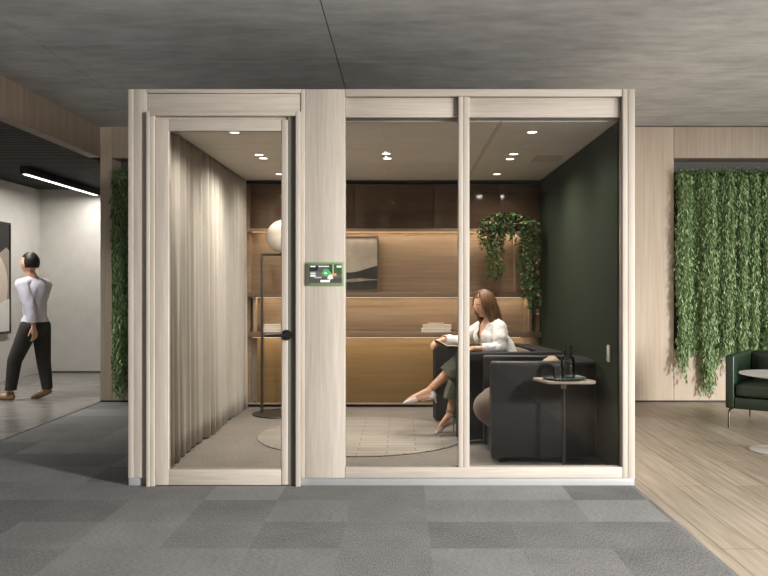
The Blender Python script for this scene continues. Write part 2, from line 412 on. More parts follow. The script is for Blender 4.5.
def frame_rot(fwd, up=V((0, 0, 1))):
    """matrix columns: right, back(-fwd), up ; local -Y looks along fwd"""
    f = V(fwd).normalized(); r = f.cross(V(up)).normalized(); u = r.cross(f)
    # facing -Y with up Z: local +X is the person's LEFT
    return Matrix(((-r.x, -f.x, u.x), (-r.y, -f.y, u.y), (-r.z, -f.z, u.z)))

def head_verts(bm, c, rot, s=1.0):
    """head with brow, nose, eye sockets, lips, chin and ears; local -Y is the face"""
    r = bmesh.ops.create_uvsphere(bm, u_segments=64, v_segments=48, radius=1)
    W, D, H = .074, .092, .113
    g = lambda x, z, x0, z0, sx, sz: math.exp(-((x-x0)/sx)**2-((z-z0)/sz)**2)
    for v in r['verts']:
        x, y, z = v.co
        X, Y, Z = x*W, y*D, z*H
        if z < 0:
            k = 1-.34*(-z)**1.6; X *= k
            if y > 0: Y *= 1-.45*(-z)**1.2
            else: Y *= 1-.06*(-z)**2
        if y > 0 and z > -.2: Y *= 1.06
        if y < .2:
            fr = min(1, (.2-y)*2)
            dy = 0
            dy -= .020*g(X, Z, 0, -.014, .0095, .017)+.008*g(X, Z, 0, .006, .007, .02)
            dy += .009*(g(X, Z, .030, .006, .017, .012)+g(X, Z, -.030, .006, .017, .012))
            dy -= .004*(g(X, Z, .03, .026, .02, .007)+g(X, Z, -.03, .026, .02, .007))
            dy -= .0075*g(X, Z, 0, -.047, .018, .0045)+.0075*g(X, Z, 0, -.057, .015, .005)
            dy += .003*g(X, Z, 0, -.052, .02, .002)
            dy -= .010*g(X, Z, 0, -.088, .022, .016)
            Y += dy*fr
        v.co = V(c)+rot @ (V((X, Y, Z))*s)
    for sx in (-1, 1):
        mt = Matrix.Translation(V(c)+rot @ (V((sx*.075, .012, -.002))*s)) @ rot.to_4x4() @ Matrix.Rotation(R(12)*sx, 4, 'Z') @ Matrix.Diagonal((.009*s, .018*s, .03*s, 1))
        bmesh.ops.create_uvsphere(bm, u_segments=14, v_segments=10, radius=1, matrix=mt)
def face_parts(parent, c, rot, s, off, lids=.45):
    for sx in (-1, 1):
        bm = nb()
        p = V(c)+rot @ (V((sx*.030, -.0755, .006))*s)-off
        bmesh.ops.create_uvsphere(bm, u_segments=16, v_segments=10, radius=.0115*s, matrix=Matrix.Translation(p))
        e = obj('eye', bm, plain('eye_white', srgb(225, 220, 214), .3), parent, True)
        bm = nb(); q = V(c)+rot @ (V((sx*.030, -.0845, .002))*s)-off
        bmesh.ops.create_uvsphere(bm, u_segments=14, v_segments=8, radius=.0045*s, matrix=Matrix.Translation(q))
        obj('iris', bm, plain('iris', srgb(60, 42, 30), .2), e, True)
        bm = nb(); 
        mt = Matrix.Translation(V(c)+rot @ (V((sx*.030, -.0755, .0105))*s)-off) @ rot.to_4x4() @ Matrix.Diagonal((.0145*s, .0128*s, .0105*s, 1))
        bmesh.ops.create_uvsphere(bm, u_segments=16, v_segments=10, radius=1, matrix=mt)
        obj('eyelid', bm, M['skin'], e, True)
def face_mat(c, rot, s):
    inv = rot.transposed()
    def fn(p):
        q = (inv @ (V(p)-V(c)))/s
        if abs(q.x) < .06 and q.y < -.05 and abs(q.z) < .1:
            if abs(q.x) < .021-.9*abs(q.z+.052) and -.063 < q.z < -.043: return 1
            if .013 < abs(q.x) < .046 and abs(q.z-(.031-.12*(abs(q.x)-.03)-.03*abs(abs(q.x)-.03))) < .0028: return 2
        return 0
    return fn
def hand(prims, w, d, n, side, s=1.0, curl=(25, 35, 25), spread=1.0, thumb=40):
    """palm from wrist w along d; n = back-of-hand normal; fingers curl towards -n; side +1 puts the thumb on +t"""
    d = V(d).normalized(); n = (V(n)-d*V(n).dot(d)).normalized(); t = d.cross(n)*side
    w = V(w)
    for k in range(4):
        o = (.030-.0195*k)
        b0 = w+t*o*.55*s; b1 = w+d*.078*s+t*o*s
        prims.append(('cap', b0, b1, .0145*s, .0115*s))
        L_ = (.040, .045, .041, .032)[k]*s; cur = b1; ang = 0
        f = (d+t*(o*2.0*spread)).normalized()
        for j, (c_, q) in enumerate(zip(curl, (1, .68, .55))):
            ang += c_; dd = (f*math.cos(R(ang))-n*math.sin(R(ang)))
            nx = cur+dd*L_*q; prims.append(('cap', cur, nx, (.0090-.0009*j)*s, (.0084-.0009*j)*s)); cur = nx
    b = w+d*.018*s+t*.022*s
    dd = (d*math.cos(R(thumb))+t*math.sin(R(thumb))-n*.35).normalized()
    m1 = b+dd*.040*s; prims.append(('cap', b, m1, .014*s, .0105*s))
    d2 = (dd+d*.5).normalized(); m2 = m1+d2*.03*s; prims.append(('cap', m1, m2, .0105*s, .009*s))
    m3 = m2+(d2-n*.2).normalized()*.024*s; prims.append(('cap', m2, m3, .009*s, .0078*s))

# ================================================================== THE HALL
H_CEIL = PZ(127, 3.62); WY = 3.62
LX = -3.25                       # line where the grey floor of the side room starts
EX = 1.456                       # carpet / oak border
XR = 7.2; YB = -9.5
bm = nb(); box(bm, LX, EX, YB, WY+.3, -.06, 0); struct('floor', bm, M['carpet'], 'grey carpet tiles in mixed tones in front of the pod', 'floor')
bm = nb(); box(bm, EX, XR, YB, WY+.3, -.06, 0); struct('floor', bm, M['wood_floor'], 'pale oak plank floor to the right of the pod', 'floor')
bm = nb(); box(bm, LX-2.3, LX, YB, 6.8, -.06, 0); struct('floor', bm, M['grey_floor'], 'grey polished stone floor of the side room', 'floor')
bm = nb(); box(bm, LX-.012, LX+.012, YB, WY, -.01, .004); struct('trim_1', bm, M['black'], 'thin dark strip between carpet and stone floor', 'trim')
bm = nb()
XJ = [LX-.12, -2.57, -.49, 2.207, XR]; YJ = [YB, -2.0, 1.12, WY+.4]
for a, b_ in zip(XJ, XJ[1:]):
    for c, d in zip(YJ, YJ[1:]):
        dz = .0 if b_ != XR else .012
        box(bm, a+.004, b_-.004, c+.004, d-.004, H_CEIL+dz, H_CEIL+.2)
box(bm, LX-.12, XR, YB, WY+.4, H_CEIL+.05, H_CEIL+.22)
struct('ceiling', bm, M['concrete'], 'board-marked grey concrete ceiling with shadow joints', 'ceiling')
# rear wall with two planted recesses
RX0, RX1 = PX(674, WY), 5.1
LX0, LX1 = PX(112, WY), -1.95
zt, zb = PZ(158, WY), PZ(350, WY)
bm = nb()
g = .0025
box(bm, LX, LX0-g, WY, WY+.3, 0, H_CEIL)
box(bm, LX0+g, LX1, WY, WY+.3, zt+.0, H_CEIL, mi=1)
box(bm, LX0+g, LX1, WY, WY+.3, 0, .3)
box(bm, LX1, RX0-g, WY, WY+.3, 0, H_CEIL)
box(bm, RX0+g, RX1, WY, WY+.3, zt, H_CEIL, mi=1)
box(bm, RX0+g, RX1, WY, WY+.3, 0, zb)
box(bm, RX1, XR, WY, WY+.3, 0, H_CEIL)
box(bm, LX+.02, XR, WY+.28, WY+.34, 0, H_CEIL, mi=2)
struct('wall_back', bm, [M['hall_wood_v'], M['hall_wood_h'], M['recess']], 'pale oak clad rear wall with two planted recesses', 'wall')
bm = nb(); box(bm, LX+.0, XR, WY-.006, WY, .0, .018); struct('base_shadow_strip', bm, M['black'], 'thin black strip painted as the shadow gap under the oak wall', 'baseboard')  # black colour stands in for the shadow gap at the wall base
# side room on the left
SX = PX(40, 6.56); SY = 6.56; SZ = PZ(190, SY)
bm = nb(); box(bm, SX-.12, SX, 1.5, SY+.12, 0, SZ+.3); struct('wall_left', bm, M['white_wall'], 'white side room wall carrying the framed artwork', 'wall')
bm = nb(); box(bm, SX, LX+1.6, SY, SY+.12, 0, SZ+.3); struct('wall_left_back', bm, M['white_wall'], 'white end wall of the side room', 'wall')
bm = nb(); box(bm, LX+1.48, LX+1.6, WY+.34, SY, 0, SZ+.3); struct('wall_left_inner', bm, M['white_wall'], 'white inner wall of the side room behind the oak wall', 'wall')
bm = nb(); box(bm, LX, LX+1.6, WY+.34, SY, -.06, 0); struct('floor', bm, M['grey_floor'], 'grey stone floor behind the oak wall', 'floor')
bm = nb(); box(bm, SX, LX+1.6, SY-.008, SY, 0, .02); struct('baseboard_left_back', bm, M['slat'], 'thin dark skirting of the side room end wall', 'baseboard')
bm = nb()
box(bm, SX, LX-.12, YB, WY, SZ+.12, SZ+.2); box(bm, SX, LX-.12, WY, SY, SZ+.12, SZ+.2); box(bm, LX-.12, LX+1.6, WY+.35, SY, SZ+.12, SZ+.2)
y = .4
while y < SY-.05:
    box(bm, SX, (LX-.12 if y < WY+.35 else LX+1.5), y, y+.035, SZ, SZ+.12); y += .095
struct('ceiling', bm, M['slat'], 'charcoal slatted ceiling of the side room', 'ceiling')
FZB = PZ(157.5, WY)
bm = nb(); x0 = YB
while x0 < WY-.01:
    x1 = min(x0+.62, WY); box(bm, LX-.12, LX, x0+.002, x1-.002, FZB, H_CEIL); x0 = x1
box(bm, LX-.11, LX-.01, YB, WY, FZB+.004, H_CEIL-.004)
struct('trim_2', bm, M['fascia'], 'brown oak ceiling fascia above the carpet edge', 'trim')
# the part of the office behind the camera: end wall and piers between the tall windows on the right
bm = nb(); box(bm, SX, XR, YB-.15, YB, 0, H_CEIL); struct('wall_front', bm, M['recess'], 'grey office wall facing the pod', 'wall')
bm = nb()
for y0, y1 in ((YB, -8.6), (1.6, WY+.3)): box(bm, XR, XR+.15, y0, y1, 0, H_CEIL)
box(bm, XR, XR+.15, -8.6, 1.6, 2.45, H_CEIL)
struct('wall_right', bm, M['recess'], 'grey wall with wide window openings on the right', 'wall')

# artwork in the side room
ay0, ay1, az0, az1 = 4.35, 5.62, .627, 2.085
t = thing('framed_artwork', 'tall framed abstract with dark arch and blush shapes on white wall', 'picture', (SX, (ay0+ay1)/2, (az0+az1)/2))
def local(parent): return V(parent.location)
def lbox(parent, name, x0, x1, y0, y1, z0, z1, m, bev=0, sharp=None, seg=2):
    bm = nb(); o = local(parent); box(bm, x0-o.x, x1-o.x, y0-o.y, y1-o.y, z0-o.z, z1-o.z, bev=bev, seg=seg)
    return obj(name, bm, m, parent, sharp=sharp)
lbox(t, 'canvas', SX+.004, SX+.03, ay0+.02, ay1-.02, az0+.02, az1-.02, plain('canvas_grey', srgb(150, 140, 128), .8))
bm = nb(); o = local(t)
for a in ((ay0, ay1, az0, az0+.025), (ay0, ay1, az1-.025, az1), (ay0, ay0+.025, az0+.025, az1-.025), (ay1-.025, ay1, az0+.025, az1-.025)):
    box(bm, .002, .042, a[0]-o.y, a[1]-o.y, a[2]-o.z, a[3]-o.z)
obj('frame', bm, M['black'], t)
def artshape(pts, m, dx):
    bm = nb(); lo = [bm.verts.new((.03, y-o.y, z-o.z)) for y, z in pts]; hi = [bm.verts.new((.03+dx, y-o.y, z-o.z)) for y, z in pts]
    bm.faces.new(lo); bm.faces.new(hi[::-1]); n = len(pts)
    for k in range(n): bm.faces.new((lo[k], lo[(k+1) % n], hi[(k+1) % n], hi[k]))
    obj('painted_shape', bm, m, t)
artshape([(ay0+.03, az1-.03), (ay1-.03, az1-.03), (ay1-.03, 1.72), (ay1-.1, 1.76), (ay0+.6, 1.5), (ay0+.03, 1.2)], plain('paint_black', srgb(40, 38, 36), .8), .002)
artshape([(ay0+.03, 1.25)]+[(ay0+.65+.55*math.sin(R(a)), 1.25+.5*math.cos(R(a))) for a in range(-90, 91, 15)]+[(ay1-.1, 1.05), (ay0+.03, .9)], plain('paint_blush', srgb(206, 190, 176), .8), .003)
artshape([(ay0+.03, az0+.03), (ay1-.03, az0+.03)]+[(ay1-.03-.5*math.sin(R(a)), az0+.03+.42*math.cos(R(a))) for a in range(0, 91, 15)], plain('paint_white', srgb(224, 220, 214), .8), .004)

# linear pendant light
lx = -4.37
t = thing('linear_light', 'long black linear light glowing under the slatted ceiling', 'ceiling light', (lx, 5.3, SZ-.09))
bm = nb(); box(bm, -.05, .05, -1.05, 1.15, 0, .0905); obj('housing', bm, M['black'], t)
bm = nb(); box(bm, -.022, .022, -1.03, 1.13, -.006, .002); obj('diffuser', bm, M['tube'], t)

# living walls
def strands(x0, x1, yf, ztop, zend, n, leaf, seed, depth=.16, zmin=.08):
    rnd = random.Random(seed); vs = []; fs = []
    for i in range(n):
        x = x0+(x1-x0)*rnd.random(); y = yf+.06-depth*(.25+.75*abs(math.sin(x*17+1.5*math.sin(x*5))))*(.35+.65*rnd.random()); z = ztop-.05*rnd.random()
        zb_ = max(zmin, zend(x)+rnd.gauss(0, .09)); ph = rnd.random()*6.28
        if rnd.random() < .35: zb_ = z-(z-zb_)*rnd.uniform(.2, .9)
        # curve over the top edge
        step = .012; k = 0; yy = y
        while z > zb_:
            xx = x+.018*math.sin(z*5+ph)+rnd.gauss(0, .012); yv = yy+.012*math.sin(z*7+ph)+rnd.gauss(0, .012)
            a = rnd.random()*6.28; el = R(rnd.uniform(-88, -50)); L = leaf*rnd.uniform(.7, 1.4); w = L*.115
            d = V((math.cos(a)*math.cos(el), math.sin(a)*math.cos(el)-.2, math.sin(el))).normalized()
            s_ = d.cross(V((rnd.random()-.5, rnd.random()-.5, rnd.random()-.5))).normalized()*w
            p = V((xx, yv, z)); b0 = len(vs)
            vs += [p, p+d*L*.5+s_, p+d*L, p+d*L*.5-s_]; fs.append((b0, b0+1, b0+2, b0+3))
            z -= step; k += 1
    return vs, fs
def mesh_from(name, vs, fs, m, parent, off):
    me = bpy.data.meshes.new(name); me.from_pydata([tuple(v-off) for v in vs], [], fs); me.update()
    return link(name, me, m, parent)
def living_wall(x0, x1, label, zend, n, seed):
    t = thing('living_wall', label, 'plant wall', ((x0+x1)/2, WY, 1.5))
    o = local(t)
    lbox(t, 'backing_panel', x0+.015, x1-.015, WY+.02, WY+.2, zb+.012 if x0 > 0 else .31, zt-.15, M['planter'], bev=.006)
    vs, fs = strands(x0+.02, x1-.02, WY+.0, zt-.15, zend, n, .048, seed)
    # mossy mound along the top edge
    rnd = random.Random(seed+5)
    for k in range(int((x1-x0)*900)):
        p = V((rnd.uniform(x0+.02, x1-.02), WY+rnd.uniform(-.15, .12), zt-.155+rnd.gauss(0, .018)))
        a = rnd.random()*6.28; d = V((math.cos(a), math.sin(a), rnd.uniform(-.5, .4))).normalized()*.045; s_ = d.cross(V((0, 0, 1))).normalized()*.013
        b0 = len(vs); vs += [p, p+d*.5+s_, p+d, p+d*.5-s_]; fs.append((b0, b0+1, b0+2, b0+3))
    f = mesh_from('foliage', vs, fs, M['moss'], t, o); f['kind'] = 'stuff'
    return t
def zend_r(x):
    px = 402+x*FOC/8.62
    pts = [(674, 352), (682, 362), (690, 350), (700, 358), (706, 386), (714, 378), (722, 350), (768, 352), (900, 360)]
    for (a, ya), (b_, yb) in zip(pts, pts[1:]):
        if a <= px <= b_: return PZ(ya+(yb-ya)*(px-a)/(b_-a), WY)
    return .6
living_wall(RX0, RX1, 'bright green hanging foliage wall in oak recess behind green armchair', zend_r, 860, 3)
living_wall(LX0, LX1, 'narrow strip of dark hanging foliage left of the meeting pod', lambda x: .32+.18*math.sin(x*9), 400, 4)

# ================================================================== THE POD
pod = thing('meeting_pod', 'pale ash framed glass meeting pod with door on grey carpet', 'office pod', (0, 0, 0))
def P(name, x0, x1, y0, y1, z0, z1, m, bev=.003, parent=None, label=None, sharp=40):
    bm = nb(); box(bm, x0, x1, y0, y1, z0, z1, bev=bev, seg=2); o = obj(name, bm, m, parent or pod, sharp=sharp)
    if label: o['label'] = label
    return o
XL, XRt = FX(128), FX(635); ZT = FZ(89); ZP = FZ(478); ZC = PZ(118.4, 0); D1 = 3.08
A, AH = M['ash_v'], M['ash_h']
# shell
P('side_wall', XL, XL+.07, .10, D1, .0, ZT-.002, A)
P('side_wall', XRt-.07, XRt, .10, D1, .0, ZT-.002, A)
P('rear_wall', XL+.07, XRt-.07, D1-.04, D1, .0, ZT-.002, A)
P('roof', XL+.07, XRt-.07, .10, D1-.04, ZC+.06, ZT-.004, A)
P('floor_deck', XL+.071, XRt-.071, .10, D1-.041, .004, FLOOR_IN, M['pod_carpet'], bev=0, label='grey-beige carpeted pod floor')
P('felt_wall', 1.376, XRt-.071, .11, D1-.045, FLOOR_IN, ZC, M['green_felt'], bev=0, label='dark green felt side wall')
# ceiling: panels with joints
cy = [.10, .86, 1.15, 1.81, 2.94]; cx = [-1.62, -.13, .632, 1.376]
bm = nb()
for a, b_ in zip(cx, cx[1:]):
    for c, d in zip(cy, cy[1:]):
        box(bm, a+.006, b_-.006, c+.006, d-.006, ZC, ZC+.05)
box(bm, cx[0], cx[-1], .1, 3.03, ZC+.007, ZC+.059)
obj('ceiling_panel', bm, M['pod_ceiling'], pod)
P('ceiling_track', .620, .645, .12, 2.9, ZC-.005, ZC+.003, M['pod_ceiling_line'], bev=0)
bm = nb(); vx0, vx1, vy0, vy1 = PX(545, 1.55), PX(566, 1.55), 1.42, 1.72
vx0, vx1 = 1.08, 1.30
box(bm, vx0, vx1, vy0, vy0+.015, ZC-.006, ZC+.001); box(bm, vx0, vx1, vy1-.015, vy1, ZC-.006, ZC+.001)
for k in range(9): box(bm, vx0, vx1, vy0+.03+k*.029, vy0+.045+k*.029, ZC-.004, ZC+.001)
obj('air_vent', bm, M['pod_ceiling_line'], pod)
P('shadow_bar', -1.62, 1.376, 2.93, 3.03, ZC-.02, ZC+.001, M['black'], bev=0)
# front frame
P('post', XL, FX(133.3), 0, .11, ZP, ZT, A)
P('post', FX(133.3)+.001, FX(147)-.001, .004, .11, ZP, ZT, A)
P('header_rail', FX(147), FX(300.8), .006, .11, FZ(111.6), FZ(93.4), AH)
P('top_rail', FX(147), FX(302), 0, .11, FZ(93), ZT, AH)
P('post', FX(300.7)+.001, FX(305)-.001, 0, .11, ZP, ZT, A)
P('wide_panel', FX(305), FX(345), .002, .11, ZP, FZ(89), A)
P('top_rail', FX(345)+.001, FX(622), 0, .065, PZ(97, .02), ZT, AH)
P('mullion', FX(458.5), FX(463.5)-.001, 0, .065, PZ(465, .065), PZ(97, .02)-.001, A)
P('mullion', FX(463.5)+.001, FX(469.5), .003, .065, PZ(465, .065), PZ(97, .02)-.001, A)
P('frame_stile', FX(622)+.004, FX(628)-.001, 0, .065, ZP, ZT, A)
P('post', FX(628)+.001, XRt, 0, .11, ZP, ZT, A)
P('bottom_rail', FX(345)+.001, FX(622)+.003, 0, .065, ZP, PZ(465, .065), AH)
for a, b_ in ((345, 458.5), (469.5, 622)):
    P('transom_panel', FX(a)+.001, FX(b_)-.001, .035, .065, PZ(117.8, .05), PZ(97, .02)-.001, AH)
    P('window_glass', FX(a), FX(b_), .048, .056, PZ(465.5, .065), PZ(117.6, .05)+.005, M['glass'], bev=0)
P('plinth', XL, FX(147)-.002, .012, .11, 0, ZP-.001, M['plinth'], bev=.001)
P('plinth', FX(301), XRt, .012, .11, 0, ZP-.001, M['plinth'], bev=.001)
# door casing (stands proud)
for a, b_, y in ((147, 150.5, -.02), (150.5, 155.3, -.012)):
    P('door_casing', FX(a), FX(b_)-.001, y, .02, .0, FZ(112+(a-147)), A)
P('door_casing', FX(296), FX(300.6), -.02, .02, .0, FZ(112), A)
P('door_casing', FX(150.5), FX(296)-.001, -.02, .02, FZ(116.3), FZ(112), AH)
P('door_lining', FX(296), FX(300.7), .021, .11, .004, FZ(112), A)
P('door_gap_strip', FX(155.4), FX(296), .02, .06, FZ(119.3), FZ(116.4), A, bev=0)
P('door_gap_strip', FX(287.7), FX(296)-.001, .008, .06, .004, FZ(116.5), M['dark_gap'], bev=0)  # darker strip stands in for the shaded recess at the lock side
# door leaf
DZ0 = .006
door_bm = nb(); dl, dr = FX(155.6), FX(287.6); gl, gr = FX(169.5)-.006, FX(281.2); gt, gb = PZ(132, .04), PZ(468, .04)
box(door_bm, dl, gl, 0, .05, DZ0, FZ(119.5), bev=.002); box(door_bm, gr, dr, 0, .05, DZ0, FZ(119.5), bev=.006, seg=3)
door = obj('door_leaf', door_bm, A, pod, sharp=40)
P('door_rail', gl+.0005, gr-.0005, 0.0005, .05, DZ0, gb, AH, parent=door)
P('door_rail', gl+.0005, gr-.0005, 0.0005, .05, gt, FZ(119.5), AH, parent=door)
P('door_glass', gl, gr, .022, .030, gb-.002, gt+.002, M['glass'], bev=0, parent=door)
bm = nb(); hx, hz = FX(288), FZ(335)
cyl(bm, (hx-.008, -.012, hz), (hx-.008, .0, hz), .033, seg=32); cyl(bm, (hx-.008, -.055, hz), (hx-.008, -.012, hz), .013, seg=20)
tube(bm, [(hx-.008, -.05, hz), (hx-.03, -.055, hz), (FX(267), -.055, hz)], .0095, seg=14)
obj('door_handle', bm, M['black'], door, sharp=40)['label'] = 'black lever handle with round rose'

# panel display on the wide panel
tx0, tx1, tz0, tz1 = FX(307.2), FX(344.3), FZ(285.6), FZ(262.2)
t = thing('room_display', 'small tablet display with glowing green rim beside the pod door', 'display', ((tx0+tx1)/2, .002, (tz0+tz1)/2))
lbox(t, 'green_rim', tx0, tx1, -.018, .0015, tz0, tz1, emit('green_glow', srgb(110, 160, 84), .18), bev=.006, sharp=40)
lbox(t, 'bezel', tx0+.008, tx1-.008, -.024, -.016, tz0+.007, tz1-.007, plain('grey_bezel', srgb(130, 124, 118), .4), bev=.004, sharp=40)
o = local(t)
sx0, sx1, sz0, sz1 = FX(310.2), FX(342), FZ(282.8), FZ(264.6)
scr = lbox(t, 'screen', sx0, sx1, -.0262, -.023, sz0, sz1, emit('screen_dark', srgb(86, 88, 84), .35))
def spx(u): return (FX(295+u/12.8))-o.x
def spz(v): return (FZ(255+v/12.8))-o.z
def scrshape(name, pts, col, k, e=.5):
    bm = nb(); y = -.0262-.0004*k-o.y
    lo = [bm.verts.new((spx(u), y, spz(v))) for u, v in pts]; hi = [bm.verts.new((spx(u), y-.0006, spz(v))) for u, v in pts]
    bm.faces.new(lo); bm.faces.new(hi[::-1]); n = len(pts)
    for q in range(n): bm.faces.new((lo[q], lo[(q+1) % n], hi[(q+1) % n], hi[q]))
    obj(name, bm, emit('screen_'+name, col, e), scr)
rc = lambda a, b_, c, d: [(a, c), (b_, c), (b_, d), (a, d)]
scrshape('screen_image', rc(195, 300, 140, 205), srgb(28, 28, 27), 0)
scrshape('screen_image', rc(300, 440, 130, 215), srgb(70, 72, 70), 0)
scrshape('screen_image', rc(440, 485, 122, 230), srgb(40, 66, 40), 0)
scrshape('screen_image', rc(500, 600, 122, 250), srgb(52, 78, 44), 0)
scrshape('screen_image', rc(195, 605, 290, 355), srgb(64, 64, 62), 0)
scrshape('screen_image', rc(486, 498, 122, 240), srgb(170, 168, 160), 1)
scrshape('screen_image', [(345, 245), (380, 180), (430, 185), (480, 245), (440, 290), (400, 275)], srgb(70, 150, 90), 1)
scrshape('screen_image', [(375, 242), (390, 215), (425, 242)], srgb(190, 215, 190), 2)
scrshape('screen_image', [(415, 300), (440, 255), (480, 250), (495, 300), (450, 318)], srgb(214, 200, 180), 2)
scrshape('screen_image', rc(480, 535, 235, 268), srgb(200, 130, 90), 2)
scrshape('screen_image', rc(255, 345, 280, 298), srgb(170, 150, 130), 1)
for k in range(5): scrshape('screen_text', rc(205+k*13, 214+k*13, 140, 156), srgb(235, 235, 232), 2)
for k in range(10): scrshape('screen_text', rc(308+k*13.5, 317+k*13.5, 140, 154), srgb(225, 225, 222), 2)
scrshape('screen_text', rc(538, 598, 139, 160), srgb(235, 235, 232), 2)
scrshape('screen_text', rc(204, 268, 226, 244), srgb(190, 190, 188), 2)
scrshape('screen_text', rc(204, 268, 254, 276), srgb(225, 225, 222), 2)
scrshape('screen_text', rc(332, 450, 320, 348), srgb(232, 232, 230), 2)

# downlights
SP = [(-1.14, .44), (-1.14, 1.38), (-1.135, 1.55), (-1.145, 2.48), (-.125, 1.32), (-.12, 1.56), (.885, .44), (.885, 1.34), (.89, 1.59), (.888, 2.48)]
names = ['front left', 'left pair, nearer', 'left pair, farther', 'rear left', 'middle pair, nearer', 'middle pair, farther', 'front right', 'right pair, nearer', 'right pair, farther', 'rear right']
lab = ['small round downlight in the pod ceiling over the door', 'nearer downlight of the close pair seen through the door', 'farther downlight of the close pair seen through the door', 'rear downlight above the globe lamp',
       'nearer downlight of the pair on the ceiling seam behind the middle window', 'farther downlight of the pair on the ceiling seam behind the middle window', 'frontmost downlight seen alone through the right window', 'nearer downlight of the close pair seen through the right window',
       'farther downlight of the close pair seen through the right window', 'rear downlight nearest the trailing plant']
def spot(loc, watts, angle, blend=.6, rad=.04, col=(1, .95, .88)):
    l = bpy.data.lights.new('spot', 'SPOT'); l.energy = watts; l.spot_size = R(angle); l.spot_blend = blend; l.shadow_soft_size = rad; l.color = col
    o = bpy.data.objects.new('spot', l); o.location = loc; C.objects.link(o); return o
for (x, y), lb in zip(SP, lab):
    t = thing('downlight', lb, 'downlight', (x, y, ZC), 0, 'pod ceiling downlights')
    bm = nb(); lathe(bm, [(.033, .0), (.042, 0), (.042, -.004), (.033, -.003), (.033, 0)], seg=24); obj('trim_ring', bm, M['white_metal'], t)
    bm = nb(); lathe(bm, [(0, -.002), (.033, -.002), (.033, .0), (0, 0)], seg=24); obj('lens', bm, M['downlight'], t)
    spot((x, y, ZC-.012), 50 if y < 2.4 else 28, 160, .9)

# ------------------------------------------------------------------ back wall cabinet
cabx0, cabx1 = -1.56, 1.374
t = thing('wall_cabinet', 'full width walnut wall cabinet with lit open niches at pod rear', 'cabinet', (0, BY, FLOOR_IN))
cz = lambda py: BZ(py)
NB = 3.03; Nf = BY; deep = 2.90
def cab(name, x0, x1, y0, y1, z0, z1, m, bev=.002, lb=None):
    o = lbox(t, name, x0, x1, y0, y1, z0, z1, m, bev=bev, sharp=40)
    if lb: o['label'] = lb
    return o
Ls = BX(251); Rs = BX(540)
cab('side_panel', cabx0, Ls, Nf-.0, NB, cz(404), cz(184), M['cab'])
cab('side_panel', Rs-.0-.16, Rs-.002, Nf-.0, NB, cz(404), cz(296), M['cab'])
ds = [Ls+.001, BX(345)-.55, BX(345)+.1, BX(434), BX(500), cabx1]
for a, b_ in zip(ds, ds[1:]): cab('upper_door', a+.0015, b_-.0015, Nf-.02, Nf+.0, cz(228.6), cz(184.5), M['cab_gloss'], .001, 'dark glossy door')
cab('shelf', cabx0+.01, Rs-.004, Nf-.06, NB, cz(232), cz(229), M['shelf_light'], lb='pale edged shelf')
cab('shelf', cabx0+.01, Rs-.004, Nf-.10, NB, cz(297.2), cz(292.4), M['shelf'])
cab('shelf', cabx0+.01, Rs-.004, Nf-.10, NB, cz(336.8), cz(331.6), M['shelf'])
cab('back_panel', Ls, Rs, NB-.012, NB, cz(292.4), cz(232), M['cab'])
cab('back_panel', Ls, Rs, NB-.012, NB, cz(331.6), cz(297.2), M['cab'])
for a, b_ in ((257, 345), (345, 434), (434, 524)):
    cab('lower_door', BX(a)+.0015, BX(b_)-.0015, Nf-.01, Nf+.01, cz(403), cz(337), M['cab_low'], .001)
cab('base_rail', cabx0+.01, Rs-.004, Nf-.02, NB, cz(404.2), cz(402.6), M['shelf_light'], .0005)
cab('toe_kick', cabx0+.01, Rs-.004, Nf+.05, NB, FLOOR_IN, cz(404.2), M['black'], 0)
cab('upright', BX(257)-.03, BX(257), Nf-.05, NB-.012, cz(331.6), cz(297.2), M['shelf_light'])
cab('upright', BX(528), BX(528)+.03, Nf-.05, NB-.012, cz(331.6), cz(297.2), M['shelf_light'])
cab('upright', BX(514), BX(514)+.02, Nf-.02, NB-.012, cz(292.4), cz(232), M['shelf_light'])
for pz in (232, 297.2, 336.8): cab('light_strip', Ls+.02, Rs-.2, Nf-.045, Nf-.03, cz(pz)-.006, cz(pz)-.0005, emit('led_strip', srgb(255, 214, 160), 1.0), 0)
def area(loc, sx, sy, watts, rot, col=(1, .86, .68), spread=180):
    l = bpy.data.lights.new('area', 'AREA'); l.shape = 'RECTANGLE'; l.size = sx; l.size_y = sy; l.energy = watts; l.color = col; l.spread = R(spread)
    o = bpy.data.objects.new('area', l); o.location = loc; o.rotation_euler = rot; C.objects.link(o); return o
area((-.1, Nf-.04, cz(232)-.008), 2.7, .012, 3.8, (R(20), 0, 0))
area((-.1, Nf-.04, cz(297.2)-.008), 2.7, .012, 2.8, (R(20), 0, 0))
area((-.1, Nf-.085, cz(336.8)-.008), 2.7, .012, 2.4, (R(25), 0, 0))

# things on the shelves
t = thing('landscape_painting', 'small framed landscape of dark hills standing on the cabinet shelf', 'picture', (BX(348), BY+.0, BZ(292.4)), 0)
w0, w1, h = BX(317)-BX(348), BX(378.6)-BX(348), BZ(236)-BZ(292.4)
lean = Matrix.Translation((0, -.06, 0)) @ Matrix.Rotation(R(-5), 4, 'X')
def lean_shape(name, pts, y, m, th=.002):
    bm = nb(); lo = [bm.verts.new(lean @ V((x, y, z))) for x, z in pts]; hi = [bm.verts.new(lean @ V((x, y-th, z))) for x, z in pts]
    bm.faces.new(lo); bm.faces.new(hi[::-1]); n = len(pts)
    for q in range(n): bm.faces.new((lo[q], lo[(q+1) % n], hi[(q+1) % n], hi[q]))
    return obj(name, bm, m, t)
bm = nb()
for a in ((w0, w1, 0, .012), (w0, w1, h-.012, h), (w0, w0+.012, .012, h-.012), (w1-.012, w1, .012, h-.012)): box(bm, a[0], a[1], -.012, .012, a[2], a[3], mat=lean)
